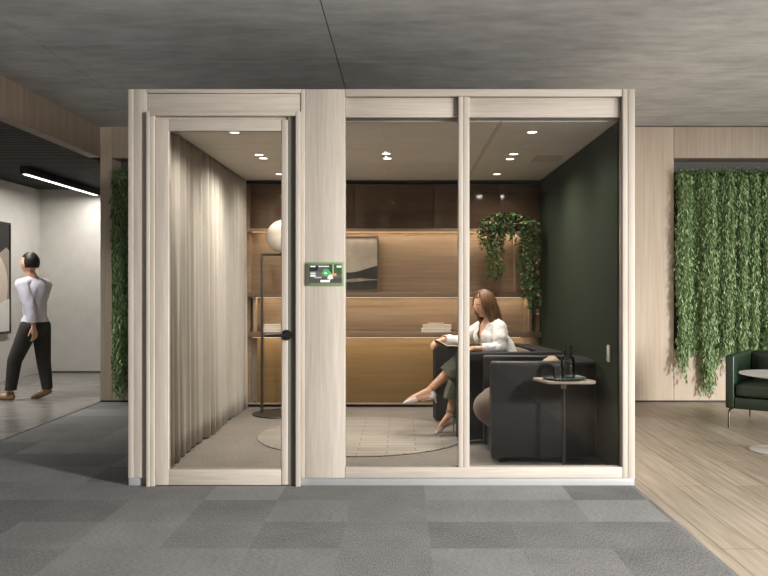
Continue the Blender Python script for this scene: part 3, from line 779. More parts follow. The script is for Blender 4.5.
obj('frame', bm, plain('walnut_frame', srgb(86, 66, 48), .5), t)
skm = plain('painted_sky', srgb(172, 160, 144), .8, var=.18, vscale=9)
cv = lean_shape('canvas', [(w0+.01, .01), (w1-.01, .01), (w1-.01, h-.01), (w0+.01, h-.01)], .004, skm, .006)
def hill(f, lo_, col, y):
    n = 14; top = [(w0+.012+(w1-w0-.024)*k/n, f(k/n)) for k in range(n+1)]
    s_ = lean_shape('painted_hill', top+[(w1-.012, lo_), (w0+.012, lo_)], y, plain('paint', col, .8, var=.35, vscale=14)); s_.parent = cv
hill(lambda u: .195+.014*math.sin(u*8)+.055*u*u, .10, srgb(46, 48, 40), -.0025)
hill(lambda u: .135+.006*math.sin(u*11), .012, srgb(140, 130, 112), -.0045)
hill(lambda u: .112+.010*math.sin(u*7+1), .012, srgb(50, 48, 38), -.0065)
hill(lambda u: .045+.025*math.sin(u*4+2), .012, srgb(92, 74, 56), -.0085)

def book(loc, lx, ly, lz, cover, label, rz=0, group=None):
    t = thing('book', label, 'book', loc, rz, group)
    bm = nb(); box(bm, -lx/2, lx/2, -ly/2, ly/2, 0, .003); box(bm, -lx/2, lx/2, -ly/2, ly/2, lz-.003, lz); box(bm, -lx/2, -lx/2+.003, -ly/2, ly/2, .003, lz-.003)
    obj('cover', bm, cover, t)
    bm = nb(); box(bm, -lx/2+.003, lx/2-.005, -ly/2+.005, ly/2-.005, .003, lz-.003); obj('pages', bm, M['paper'], t)
sz = BZ(331.6)+.0005
bx_ = (BX(421)+BX(451))/2
book((bx_, BY-.0, sz), .29, .17, .033, M['white_book'], 'lower thick white book lying on the low shelf near the woman', 0, 'books near the woman')
book((bx_+.01, BY+.0, sz+.0335), .28, .165, .036, M['white_book'], 'upper thick white book under the beige notebook', R(2), 'books near the woman')
book((bx_-.0, BY-.0, sz+.070), .165, .13, .018, M['beige_book'], 'small beige notebook on top of the white books', R(-3), 'books near the woman')
bx_ = BX(279)
book((bx_, BY-.0, sz), .30, .17, .036, M['white_book'], 'bottom white book on the low shelf behind the floor lamp', 0, 'books behind the floor lamp')
book((bx_+.005, BY-.0, sz+.0365), .29, .165, .038, M['white_book'], 'top white book of the pair behind the floor lamp', R(1), 'books behind the floor lamp')

# trailing plant
def ivy(cx, cy_, cz_, seed):
    rnd = random.Random(seed); vs = []; fs = []; stems = nb()
    def leaf(p, d, L):
        d = d.normalized(); s_ = d.cross(V((rnd.gauss(0, 1), rnd.gauss(0, 1), rnd.gauss(0, 1)))).normalized()*L*.36; nrm = d.cross(s_).normalized()*L*.12
        b0 = len(vs); vs.extend([p, p+d*L*.35+s_+nrm, p+d*L, p+d*L*.35-s_+nrm]); fs.append((b0, b0+1, b0+2, b0+3))
    for k in range(620):   # crown over the pot
        a = rnd.random()*6.28; r = rnd.random()**.6
        p = V((cx+.25*r*math.cos(a), cy_+.12*r*math.sin(a), cz_+.055+.075*(1-r*r)*rnd.uniform(.4, 1.25)))
        leaf(p, V((math.cos(a), math.sin(a), rnd.uniform(-.3, .7))), rnd.uniform(.028, .05))
    runs = [(-.25, -.30, 7), (-.21, -.50, 5), (-.15, -.62, 7), (-.09, -.5, 5), (-.03, -.24, 4), (.04, -.2, 3), (.10, -.45, 5), (.14, -.7, 8), (.19, -.85, 10), (.24, -.8, 7)]
    for dx, dz, n in runs:
        for j in range(n):
            x = cx+dx+rnd.gauss(0, .018); y = cy_-.13+rnd.gauss(0, .02); L = dz*rnd.uniform(.55, 1.08); ph = rnd.random()*6
            pts = [V((x*.9+cx*.1, y+.05, cz_+.07))]
            z = 0
            while z > L:
                p = V((x+.012*math.sin(z*14+ph), y+.01*math.cos(z*11+ph), cz_+.05+z)); pts.append(p)
                for q in range(2): leaf(p, V((rnd.gauss(0, 1), rnd.gauss(0, .8)-.3, -.6)), rnd.uniform(.022, .04))
                z -= .02
            if len(pts) > 2: tube(stems, pts, .0016, seg=4, cap=False)
    return vs, fs, stems
pc = V((PX(508, 2.72), 2.72, BZ(229)+.0))
pz0 = PZ(232, 2.72)
t = thing('trailing_plant', 'bushy trailing plant on small bracket above the woman', 'plant', (pc.x, pc.y, pz0))
o = local(t)
bm = nb(); box(bm, -.22, .22, -.10, .195, -.014, 0, bev=.003); obj('bracket_shelf', bm, M['shelf_light'], t, sharp=40)
bm = nb()
for sx in (-.11, .12): lathe(bm, [(0, .001), (.06, .001), (.08, .09), (.085, .095), (.078, .095), (.07, .085), (0, .08)], (sx, .0, 0), 24)
obj('planter', bm, M['planter'], t, sharp=40)
vs, fs, st = ivy(pc.x, pc.y, pz0+.03, 11)
f = mesh_from('foliage', vs, fs, M['ivy'], t, o); f['kind'] = 'stuff'
for v in st.verts: v.co -= o
s_ = obj('stems', st, M['stem'], t); s_['kind'] = 'stuff'

# curtain
t = thing('curtain', 'floor length taupe linen curtain along the pod left wall', 'curtain', (-1.56, 1.6, FLOOR_IN))
bm = nb(); ny, nz = 420, 14; y0, y1 = .16, 2.93; grid = []
for j in range(nz+1):
    row = []; v = j/nz
    for i in range(ny+1):
        y = y0+(y1-y0)*i/ny; u = y*40+1.3*math.sin(y*3.1)+.9*math.sin(y*7.3)
        amp = .026+.010*math.sin(y*5.1)
        wv = math.sin(u+.25*math.sin(v*2.5+y*4))
        wv = math.copysign(abs(wv)**.8, wv)
        x = amp*wv*(.8+.35*(1-v))+.006*math.sin(u*2.3+v*3)
        row.append(bm.verts.new((x, y-1.6+.008*math.cos(u*.5), .012+(ZC-.02-FLOOR_IN-.012)*v)))
    grid.append(row)
for a, b_ in zip(grid, grid[1:]):
    for i in range(ny): bm.faces.new((a[i], a[i+1], b_[i+1], b_[i]))
cf = obj('fabric', bm, M['curtain'], t, True); md = cf.modifiers.new('thickness', 'SOLIDIFY'); md.thickness = .003
bm = nb(); box(bm, -.02, .02, y0-1.6, y1-1.6, ZC-.016-FLOOR_IN, ZC-.002-FLOOR_IN); obj('curtain_track', bm, M['dark_gap'], t)

# round rug
t_r = V((-.32, 1.48, FLOOR_IN))
bm = nb(); lathe(bm, [(0, .0005), (.83, .0005), (.838, .006), (.83, .012), (0, .012)], (0, 0, 0), 96)
rug = obj('round_rug', bm, M['rug'], None, sharp=50); rug.location = t_r; tag(rug, 'large round beige woven rug on the pod floor', 'rug')

# floor lamp
t = thing('floor_lamp', 'dark metal frame floor lamp carrying an opal globe', 'lamp', (PX(283, 2.54), 2.54, FLOOR_IN))
sc_ = 7.54/800; fw = 21*sc_; zt_ = EYE-(253.5-286)*sc_-FLOOR_IN
bm = nb(); lathe(bm, [(0, 0.001), (.28, .001), (.284, .008), (.28, .014), (.10, .018), (0, .018)], seg=64); obj('base', bm, M['bronze'], t, sharp=40)
r_ = .009
for nm, a in (('pole', (-fw, -r_, .018, zt_)), ('pole', (fw, -r_, .018, zt_))):
    bm = nb(); box(bm, a[0]-r_*1.3, a[0]+r_*1.3, -r_, r_, a[2], a[3], bev=.003); obj(nm, bm, M['bronze'], t, sharp=40)
bm = nb(); box(bm, -fw+r_*1.3, fw-r_*1.3, -r_, r_, zt_-.022, zt_, bev=.002); obj('crossbar', bm, M['bronze'], t, sharp=40)
gr_ = 16.5*sc_
bm = nb(); lathe(bm, [(.0, .0), (.03, .0), (.03, .02), (0, .02)], (0, 0, zt_), 24); obj('globe_holder', bm, M['bronze'], t)
bm = nb(); bmesh.ops.create_uvsphere(bm, u_segments=48, v_segments=32, radius=gr_, matrix=Matrix.Translation((0, 0, zt_+gr_+.004))); obj('globe_shade', bm, M['opal'], t, True)

# ------------------------------------------------------------------ tub armchairs
def tub_chair(label, loc, rot, w, d, h, shell, z0=.035, corner=.1, inset=0):
    """faces local -X"""
    t = thing('tub_armchair', label, 'armchair', loc, rot, 'tub armchairs in the pod')
    th = .12; c = corner; n = 6
    outer = [(-d/2, -w/2)]+[(d/2-c+c*math.sin(R(90*k/n)), -w/2+c-c*math.cos(R(90*k/n))) for k in range(n+1)] + \
            [(d/2-c+c*math.cos(R(90*k/n)), w/2-c+c*math.sin(R(90*k/n))) for k in range(n+1)]+[(-d/2, w/2)]
    i = c*.6; xi = d/2-.17; yi = w/2-th
    inner = [(-d/2, yi)]+[(xi-i+i*math.sin(R(90*k/n)), yi-i+i*math.cos(R(90*k/n))) for k in range(n+1)] + \
            [(xi-i+i*math.cos(R(90*k/n)), -yi+i-i*math.sin(R(90*k/n))) for k in range(n+1)]+[(-d/2, -yi)]
    bm = nb(); prism(bm, outer+inner, z0, h, bev=.022, seg=4)
    s_ = obj('shell', bm, shell, t, sharp=50)
    bm = nb(); box(bm, -d/2+.02+inset, xi-.0, -yi+.002, yi-.002, z0+.01, .25, bev=.015); obj('seat_base', bm, shell, t, sharp=50)
    bm = nb(); cushion(bm, -d/2-.07+inset*1.25, xi-.002, -yi+.003, yi-.003, .20, .475, puff=.025, bev=.13); obj('seat_cushion', bm, M['tub_seat'], t, True)
    bm = nb(); mt = Matrix.Translation((xi-.075, 0, .52)) @ Matrix.Rotation(R(8), 4, 'Y')
    cushion(bm, -.06, .06, -yi+.01, yi-.01, -.14, .14, puff=.02, bev=.05, mat=mt); obj('back_cushion', bm, M['tub_seat'], t, True)
    for sx in (-1, 1):
        for sy in (-1, 1):
            bm = nb(); lathe(bm, [(0, 0), (.018, 0), (.02, z0+.01), (0, z0+.01)], (sx*(d/2-.08), sy*(w/2-.07), 0), 12); obj('foot', bm, M['black'], t)
    return t
# chair A: the woman's chair, turned slightly towards the window
aA = R(9.5); cA = V((.3575, 1.605, 0))+V((math.cos(aA), math.sin(aA), 0))*.43
tub_chair('dark tub armchair the reading woman sits in', (cA.x, cA.y, FLOOR_IN+.0125), aA, 1.0, .86, .678, M['tub_dark'], z0=.012, inset=.26)
tub_chair('black tub armchair in front of the woman, behind the side table', (.972, .72, FLOOR_IN), 0, .60, .73, .69, M['tub_black'])
# sand pillow on chair B
t = thing('cushion', 'sand coloured pillow leaning in the empty black armchair', 'cushion', (1.07, .80, FLOOR_IN+.475))
bm = nb(); cushion(bm, -.05, .05, -.14, .14, .0, .20, puff=.02, bev=.05, mat=Matrix.Translation((-.02, 0, .012)) @ Matrix.Rotation(R(14), 4, 'Y')); pl = obj('pillow_cover', bm, M['pillow'], t, True)

# side table with tray, carafe, tumbler
tx, ty = PX(561.5, .30), .23; TZ = .640-FLOOR_IN
t = thing('side_table', 'slim taupe side table with one leg beside the black armchair', 'side table', (tx, ty, FLOOR_IN))
bm = nb(); pl_ = [(p * .90, q) for p, q in [(-.185, .115), (.10, .115), (.15, .10), (.215, -.07), (.205, -.105), (.17, -.125), (-.095, -.125), (-.135, -.11), (-.20, .07), (-.205, .10)]]
prism(bm, pl_, TZ-.018, TZ, bev=.004, seg=2); obj('table_top', bm, M['table_beige'], t, sharp=40)
bm = nb(); cyl(bm, (0, 0, .012), (0, 0, TZ-.018), .011, seg=20); obj('pole', bm, M['bronze'], t, sharp=40)
bm = nb(); cyl(bm, (0, 0, TZ-.06), (0, 0, TZ-.018), .018, seg=20); obj('collar', bm, M['table_beige'], t, sharp=40)
bm = nb(); prism(bm, [(p[0]*.75, p[1]*.9) for p in pl_], .001, .012, bev=.003, seg=2); obj('base_plate', bm, M['bronze'], t, sharp=40)
tz = FLOOR_IN+TZ; trx, try_ = PX(564, ty), ty+.0
t = thing('serving_tray', 'round black rimmed tray with green surface on side table', 'tray', (trx, try_, tz+.0005))
bm = nb(); lathe(bm, [(0, 0), (.125, 0), (.142, .014), (.139, .016), (.122, .006), (0, .006)], seg=48); obj('rim', bm, M['black'], t, sharp=40)
bm = nb(); lathe(bm, [(0, .0062), (.120, .0062), (.120, .0075), (0, .0075)], seg=48); obj('inlay', bm, M['green_tray'], t)
t = thing('carafe', 'tall smoky glass carafe on the green tray', 'carafe', (PX(568.5, ty), ty+.02, tz+.0085))
bm = nb(); lathe(bm, [(0, 0), (.044, 0), (.046, .006), (.046, .115), (.040, .132), (.026, .142), (.0255, .148), (.0235, .148), (.0235, .140), (.038, .128), (.0435, .112), (.0435, .008), (0, .006)], seg=36); obj('body', bm, M['smoke'], t, sharp=60)
bm = nb(); lathe(bm, [(0, .150), (.022, .150), (.024, .154), (.024, .208), (.022, .212), (0, .212), ], seg=28); obj('stopper', bm, M['smoke'], t, sharp=60)
t = thing('tumbler', 'small clear glass tumbler left of the carafe', 'glass', (PX(557.5, ty), ty-.03, tz+.0085))
bm = nb(); lathe(bm, [(0, 0), (.030, 0), (.032, .004), (.033, .068), (.031, .068), (.0295, .006), (0, .005)], seg=32); obj('bowl', bm, M['smoke'], t, sharp=60)

# light switch on felt wall
t = thing('light_switch', 'pale rounded touch switch on the green felt wall', 'switch', (1.3755, .30, PZ(353.5, .30)))
bm = nb(); box(bm, -.012, 0, -.032, .032, -.055, .055, bev=.005, seg=3); obj('plate', bm, M['switch'], t, sharp=50)
for k in range(2):
    bm = nb(); cyl(bm, (-.0135, 0, -.015-.018*k), (-.0118, 0, -.015-.018*k), .004, seg=14); obj('button', bm, M['chrome'], t)

# ------------------------------------------------------------------ hall furniture on the right
t = thing('lounge_chair', 'dark green leather armchair on metal legs before the plant wall', 'armchair', (3.41, 2.10, 0), R(-37))
hw, hd, bz, ht, st_ = .42, .38, .175, .645, .40
gl_ = M['green_leather']
def gp(name, a, bev=.018):
    bm = nb(); box(bm, *a, bev=bev, seg=3); return obj(name, bm, gl_, t, sharp=50)
gp('arm', (-hw, -hw+.075, -hd, hd, bz, ht)); gp('arm', (hw-.075, hw, -hd, hd, bz, ht))
gp('backrest', (-hw+.076, hw-.076, hd-.11, hd, bz, ht+.0))
gp('seat_base', (-hw+.076, hw-.076, -hd+.005, hd-.111, bz, bz+.10), .008)
bm = nb(); cushion(bm, -hw+.08, hw-.08, -hd-.0, hd-.115, bz+.102, st_, puff=.012, bev=.03); obj('seat_cushion', bm, gl_, t, True)
bm = nb(); cushion(bm, -hw+.085, hw-.085, hd-.19, hd-.112, st_, ht-.01, puff=.012, bev=.03); obj('back_cushion', bm, gl_, t, True)
for sx in (-1, 1):
    bm = nb(); X_ = sx*(hw-.03); zz = bz-.014
    pts = [(X_, -hd+.012, .004)]+[(X_, -hd+.012, zz-.04)]+[(X_, -hd+.012+.04*(1-math.cos(R(a))), zz-.04+.04*math.sin(R(a))) for a in (30, 60, 90)]+[(X_, hd-.012-.04*(1-math.sin(R(a))), zz-.04+.04*math.cos(R(a))) for a in (0, 30, 60, 90)]+[(X_, hd-.012, .004)]
    tube(bm, pts, .009, seg=10); obj('leg_frame', bm, M['chrome'], t, sharp=50)
bm = nb(); cyl(bm, (-hw+.03, 0, bz-.014), (hw-.03, 0, bz-.014), .009, seg=10); obj('crossbar', bm, M['chrome'], t)
t = thing('pedestal_table', 'small round white pedestal table in front of green armchair', 'side table', (2.86, 1.06, 0))
bm = nb(); lathe(bm, [(0, .545), (.10, .548), (.24, .570), (.285, .580), (.285, .588), (0, .588)], seg=64); obj('table_top', bm, M['white_metal'], t, sharp=40)
bm = nb(); lathe(bm, [(.035, .016), (.022, .06), (.020, .50), (.05, .546)], seg=28); obj('pedestal', bm, M['white_metal'], t, True)
bm = nb(); lathe(bm, [(0, .001), (.21, .001), (.212, .006), (.18, .010), (.04, .017), (0, .017)], seg=64); obj('base_disc', bm, M['white_metal'], t, sharp=40)

# ================================================================== PEOPLE
# ---- seated woman
off = V((.80, 1.55, FLOOR_IN))
wm = thing('person', 'seated woman in white blouse reading a book with crossed legs', 'person', off)
Ft = V((-.90, -.44, 0)).normalized()                        # torso facing
rt = frame_rot((Ft.x, Ft.y, -.10)); LEFT = V((rt[0][0], rt[1][0], rt[2][0]))
hc = V((.665, 1.50, 1.096)); hrot = frame_rot((-.84, -.50, -.34)); hs = .92
pel = V((.85, 1.56, .575)); waist = V((.83, 1.56, .72)); chest = V((.73, 1.535, .855)); neck = V((.715, 1.525, .975))
shR = chest-LEFT*.132+V((0, 0, .062)); shL = chest+LEFT*.132+V((0, 0, .062))
elR = V((.47, 1.72, .775)); wrR = V((.335, 1.56, .812)); elL = V((.785, 1.345, .75)); wrL = V((.555, 1.335, .752))
kL = V((.475, 1.44, .640)); anL = V((.215, 1.40, .415)); hipL = V((.85, 1.47, .55)); hipR = V((.85, 1.65, .55))
kR = V((.475, 1.62, .530)); anR = V((.385, 1.545, .195))
E = Matrix.Identity(3)
pr = []
pr += [('ell', pel, (.125, .165, .11), E), ('cap', pel, waist, .105, .095), ('ell', chest, (.135, .088, .15), rt), ('cap', waist, chest, .095, .10),
       ('cap', chest+V((0, 0, .03)), neck, .085, .05), ('cap', neck, hc+hrot @ V((0, .02, -.07)), .047, .043),
       ('cap', shR, neck+V((0, 0, -.02)), .045, .045), ('cap', shL, neck+V((0, 0, -.02)), .045, .045),
       ('cap', shR, elR, .043, .034), ('cap', elR, wrR, .034, .022), ('cap', shL, elL, .043, .034), ('cap', elL, wrL, .034, .022),
       ('cap', hipL, kL, .08, .052), ('cap', kL, kL.lerp(anL, .35), .050, .046), ('cap', kL.lerp(anL, .35), anL, .046, .027),
       ('cap', hipR, kR, .08, .052), ('cap', kR, kR.lerp(anR, .35), .050, .045), ('cap', kR.lerp(anR, .35), anR, .045, .027)]
# feet (in heels)
toL = V((.045, 1.385, .338)); toR = V((.29, 1.51, .078))
for an, to in ((anL, toL), (anR, toR)):
    fd = (to-an).normalized()
    heel = an+V((.028, 0, -.045)) if an is anR else an+V((.035, 0, -.04))
    pr += [('cap', an, heel, .026, .024), ('cap', an, an.lerp(to, .75), .026, .021), ('cap', heel, an.lerp(to, .7)+V((0, 0, -.012)), .024, .022), ('cap', an.lerp(to, .7), to, .021, .013)]
hand(pr, wrR, V((-.35, -.30, -.05)), V((0, .2, 1)), 1, .92, curl=(30, 30, 20))
hand(pr, wrL, V((-.62, .12, -.03)), V((.1, -.55, .8)), 1, .92, curl=(28, 35, 25))
for sg in (1, -1): pr.append(('ell', chest+LEFT*.062*sg-V((rt[0][1], rt[1][1], rt[2][1]))*.062+V((0, 0, -.01)), (.045, .04, .045), rt))
body = blob('body', pr, .0055, [M['skin'], M['lip'], M['brow']], wm, 4, extra=lambda b: head_verts(b, hc, hrot, hs), matfn=face_mat(hc, hrot, hs), off=off)
face_parts(wm, hc, hrot, hs, off)
# blouse
inv = rt.transposed()
def vcut(c):
    q = inv @ (c-chest)
    if q.y < -.01 and q.z > -.055 and abs(q.x+.004) < (q.z+.055)*.42: return True
    if (c-neck).length < .066 and c.z > neck.z-.035: return True
    if c.z < .60: return True
    for wr, el in ((wrR, elR), (wrL, elL)):
        if (c-wr).dot((el-wr).normalized()) < (.075 if wr is wrL else .012) and (c-wr).length < .12: return True
    return False
bl = [('ell', pel+V((0, 0, .02)), (.14, .18, .12), E), ('cap', pel+V((0, 0, .04)), waist, .125, .106), ('ell', chest, (.145, .100, .160), rt), ('cap', waist, chest, .106, .108),
      ('cap', chest+V((0, 0, .05)), neck+V((0, 0, -.03)), .078, .058), ('cap', shR, neck+V((0, 0, -.03)), .053, .052), ('cap', shL, neck+V((0, 0, -.03)), .053, .052),
      ('cap', shR, shR.lerp(elR, .55)+V((0, 0, -.005)), .055, .058), ('cap', shR.lerp(elR, .55)+V((0, 0, -.005)), elR, .058, .052), ('cap', elR, elR.lerp(wrR, .6), .052, .050), ('cap', elR.lerp(wrR, .6), wrR, .048, .032),
      ('cap', shL, shL.lerp(elL, .55)+V((0, -.004, 0)), .055, .060), ('cap', shL.lerp(elL, .55), elL+V((0, 0, .006)), .060, .050), ('cap', elL+V((0, 0, .006)), elL.lerp(wrL, .55), .050, .046), ('cap', elL.lerp(wrL, .55), wrL, .045, .032)]
for sg in (1, -1): bl.append(('ell', chest+LEFT*.062*sg-V((rt[0][1], rt[1][1], rt[2][1]))*.085+V((0, 0, -.01)), (.056, .042, .055), rt))
bo = blob('blouse', bl, .006, M['blouse'], wm, 4, off=off, cut=vcut)
ripple(bo.data, lambda p: .005*noise.noise(V((p.x*26, p.y*26, p.z*9)))+.003*noise.noise(p*48))
sm = bo.modifiers.new('thickness', 'SOLIDIFY'); sm.thickness = .003; sm.offset = 0
# trousers
cuL = kL.lerp(anL, .46); cuR = kR.lerp(anR, .60)
def tcut(c):
    if c.z > .655 and c.x > .70: return True
    dL = (anL-kL).normalized(); dR = (anR-kR).normalized()
    a, b_ = (c-kL).dot(dL), (c-kR).dot(dR)
    nl = ((c-kL)-dL*a).length; nr = ((c-kR)-dR*b_).length
    if c.x < .62 and a > (cuL-kL).length-.004 and nl < .14 and nl < nr+.02 and c.y < 1.53: return True
    if c.z < .33 and c.x < .62: return True
    return False
tr = [('ell', pel+V((0, 0, -.01)), (.15, .185, .12), E), ('cap', pel, waist+V((0, 0, -.03)), .12, .10), ('cap', hipL, kL, .100, .076), ('cap', hipR, kR, .100, .074), ('ell', hipL+V((.02, 0, -.01)), (.12, .1, .1), E), ('ell', hipR+V((.02, 0, -.01)), (.12, .1, .1), E),
      ('cap', kL, cuL+V((.01, 0, -.01)), .074, .088), ('cap', kR, cuR, .074, .082)]
to_ = blob('trousers', tr, .006, M['trousers'], wm, 4, off=off, cut=tcut)
ripple(to_.data, lambda p: .006*noise.noise(V((p.x*20, p.y*34, p.z*20))))
sm = to_.modifiers.new('thickness', 'SOLIDIFY'); sm.thickness = .004; sm.offset = 0
# shoes with ankle straps
def pump(an, to, floor):
    fd = (to-an); heel = (an+V((.028, 0, -.045))) if floor else an+V((.035, 0, -.04))
    flat = V((fd.x, fd.y, fd.z)).normalized(); up = V((0, 0, 1))-flat*flat.z; up.normalize()
    sole = heel-up*.004; ball = an.lerp(to, .72)-up*.014; toe = to+flat*.038-up*.006
    p = [('cap', sole, ball, .025, .026), ('cap', ball, ball.lerp(toe, .6), .0265, .018), ('cap', ball.lerp(toe, .6), toe, .018, .006), ('cap', heel, heel+up*.028, .027, .025)]
    hb = sole+(V((.0, 0, -1)) if floor else (-up*.8+V((0, 0, -.3)))).normalized()*(.06 if not floor else (sole.z-FLOOR_IN-.0175))
    p += [('cap', sole+V((0.006, 0, 0)), hb+V((.004, 0, 0)), .013, .005)]
    def cut(c):
        q = c-sole; s_ = q.dot(flat); h_ = q.dot(up); L = (toe-sole).length
        return (.12*L < s_ < .54*L and h_ > .004) or (s_ <= .12*L and h_ > .038)
    return blob('shoe', p, .003, M['shoe'], wm, 2, off=off, cut=cut)
pump(anL, toL, False); pump(anR, toR, True)
for an, k in ((anL, kL), (anR, kR)):
    bm = nb(); ax = (k-an).normalized(); q = ax.to_track_quat('Z', 'Y').to_matrix(); c = an+ax*.03-off
    tube(bm, [c+q @ V((.031*math.cos(R(a)), .031*math.sin(R(a)), 0)) for a in range(0, 361, 20)], .0045, seg=8, cap=False); obj('ankle_strap', bm, M['strap'], wm, True)
# hair: cap plus locks falling to the shoulders
def locks(bm, c, rot, s, n, length, seed, out=.006, face_gap=.5):
    rnd = random.Random(seed)
    for i in range(n):
        az = face_gap+(2*math.pi-2*face_gap)*(i+.5)/n; az += rnd.gauss(0, .03)       # angle from face direction
        pts = []
        for k in range(9):
            el = R(84-k*12); r = 1.08+out*(i % 3)
            pts.append(V(c)+rot @ (V((.076*r*math.sin(az)*math.cos(el), -.096*r*math.cos(az)*math.cos(el)+.006, .118*r*math.sin(el)))*s))
        p = pts[-1]; d = (rot @ V((math.sin(az)*.05, .1, -1))); d.z = -1; d.normalize()
        ph = rnd.random()*6; L = length*rnd.uniform(.82, 1.08)
        for k in range(1, 8):
            q = p+d*L*k/7; q += V((.008*math.sin(k*.9+ph), .008*math.cos(k*.8+ph), 0)); pts.append(q)
        m_ = len(pts); rad = [.010+.006*math.sin(math.pi*min(1, j/(m_-1)*1.15)) if j < m_-2 else (.008 if j == m_-2 else .002) for j in range(m_)]
        tube(bm, pts, rad, seg=7)
bm = nb()
mt = Matrix.Translation(hc+hrot @ (V((0, .012, .014))*hs)) @ hrot.to_4x4() @ Matrix.Diagonal((.081*hs, .097*hs, .112*hs, 1))
r = bmesh.ops.create_uvsphere(bm, u_segments=40, v_segments=28, radius=1)
kill = []
for v in r['verts']:
    x, y, z = v.co
    if (y < -.15 and z < .50+.25*(abs(x))) and abs(x) < .93 or z < -.75: kill.append(v)
bmesh.ops.delete(bm, geom=kill, context='VERTS')
for v in bm.verts: v.co = mt @ v.co
locks(bm, hc, hrot, hs, 52, .18, 5, face_gap=1.0)
for v in bm.verts: v.co -= off
obj('hair', bm, M['hair'], wm, True)['label'] = 'long brown wavy hair'

# open book in her hands
bc = V((.365, 1.43, .755)); t = thing('open_book', 'open book with brown cover held by the seated woman', 'book', bc, 0)
bo_rot = Matrix.Rotation(R(-10), 4, 'Z') @ Matrix.Rotation(R(15), 4, 'Y') @ Matrix.Rotation(R(-14), 4, 'X')
for nm, m_, thk, grow, zo in (('cover', M['brown_cover'], .003, .006, -.004), ('pages', M['paper'], .008, 0, 0)):
    bm = nb()
    for sd in (-1, 1):
        n = 8; rows = []
        for k in range(n+1):
            u = k/n*(.105+grow); z = .022*math.sin(min(1, u/.11)*math.pi*.55)+zo-(.010*(u/.11) if nm == 'cover' else 0)*0
            rows.append((sd*u, z))
        for y in (-1,):
            lo = [[bm.verts.new(bo_rot @ V((x, yy, z))) for x, z in rows] for yy in (-.075-grow, .075+grow)]
            hi = [[bm.verts.new(bo_rot @ V((x, yy, z+thk*(1-.35*k/n)))) for k, (x, z) in enumerate(rows)] for yy in (-.075-grow, .075+grow)]
            for k in range(n):
                bm.faces.new((lo[0][k], lo[0][k+1], lo[1][k+1], lo[1][k])); bm.faces.new((hi[0][k], hi[1][k], hi[1][k+1], hi[0][k+1]))
                bm.faces.new((lo[0][k], hi[0][k], hi[0][k+1], lo[0][k+1])); bm.faces.new((lo[1][k], lo[1][k+1], hi[1][k+1], hi[1][k]))
            bm.faces.new((lo[0][-1], hi[0][-1], hi[1][-1], lo[1][-1])); bm.faces.new((lo[0][0], lo[1][0], hi[1][0], hi[0][0]))
    obj(nm, bm, m_, t)

# ---- walking person in the side room
Yp = 3.77; off = V((-4.06, Yp, 0))
mn = thing('person', 'person in pale shirt and dark trousers walking through the side room', 'person', off)
def Q(px, py, dy=0): return V((PX(px, Yp+dy), Yp+dy, PZ(py, Yp+dy)))
Fm = V((-.93, .37, 0)).normalized(); rm = frame_rot(Fm); LM = V((rm[0][0], rm[1][0], rm[2][0]))
hc2 = V((-4.085, Yp, 1.492)); s2 = 1.06
pel = V((-4.02, Yp, .80)); waist = V((-4.025, Yp, .95)); chest = V((-4.035, Yp, 1.16)); neck = V((-4.05, Yp, 1.335))
shL, shR = chest+LM*.165+V((0, 0, .10)), chest-LM*.165+V((0, 0, .10))
# LM points to the person's left, which is towards the camera when walking image-left? resolved by geometry only
near, far = (shL, shR) if shL.y < shR.y else (shR, shL)
elN = near+V((.10, -.03, -.24)); wrN = elN+V((.05, -.02, -.21)); elF = far+V((-.08, .02, -.24)); wrF = elF+V((-.12, .0, -.17))
sN = (near-far).normalized()
hipN, hipF = pel+sN*.08, pel-sN*.08
kN = hipN+V((-.16, 0, -.36)); anN = V((-4.27, Yp-.05, .085)); kF = hipF+V((.02, .02, -.38)); anF = V((-3.92, Yp+.07, .13))
pr = [('ell', pel, (.13, .10, .10), rm), ('cap', pel, waist, .10, .095), ('cap', waist, chest, .10, .11), ('ell', chest, (.155, .10, .16), rm), ('cap', chest, neck, .09, .05), ('cap', neck, hc2+V((0, 0, -.06)), .052, .048),
      ('cap', near, elN, .047, .037), ('cap', elN, wrN, .036, .024), ('cap', far, elF, .047, .037), ('cap', elF, wrF, .036, .024),
      ('cap', hipN, kN, .085, .055), ('cap', kN, anN, .054, .033), ('cap', hipF, kF, .085, .055), ('cap', kF, anF, .054, .033)]
hand(pr, wrN, wrN-elN, -Fm, 1, .95, curl=(20, 25, 20)); hand(pr, wrF, wrF-elF, -Fm+V((0, .5, 0)), -1, .95, curl=(20, 25, 20))
ft = {}
for key, an, pitch in (('n', anN, .0), ('f', anF, -.35)):
    d = V((Fm.x, Fm.y, pitch)).normalized(); to = an+d*.17+V((0, 0, -.05)); ft[key] = (an, to, d); pr.append(('cap', an+V((0, 0, -.03)), to, .034, .026))
blob('body', pr, .007, [M['skin'], M['lip'], M['brow']], mn, 3, extra=lambda b: head_verts(b, hc2, rm, s2), matfn=face_mat(hc2, rm, s2), off=off)
face_parts(mn, hc2, rm, s2, off)
def c_sh(c):
    if c.z < .86: return True
    if (c-neck).length < .068 and c.z > neck.z-.01: return True
    for wr, el in ((wrN, elN), (wrF, elF)):
        if (c-wr).dot((el-wr).normalized()) < .01 and (c-wr).length < .09: return True
    return False
sh = [('ell', pel+V((0, 0, .04)), (.16, .125, .14), rm), ('cap', pel+V((0, 0, .05)), waist, .125, .12), ('cap', waist, chest, .122, .13), ('ell', chest, (.178, .122, .18), rm), ('cap', chest, neck, .10, .066), ('cap', near, neck+V((0, 0, -.03)), .068, .062), ('cap', far, neck+V((0, 0, -.03)), .068, .062),
      ('cap', near, elN, .070, .058), ('cap', elN, wrN, .058, .044), ('cap', far, elF, .070, .058), ('cap', elF, wrF, .058, .044)]
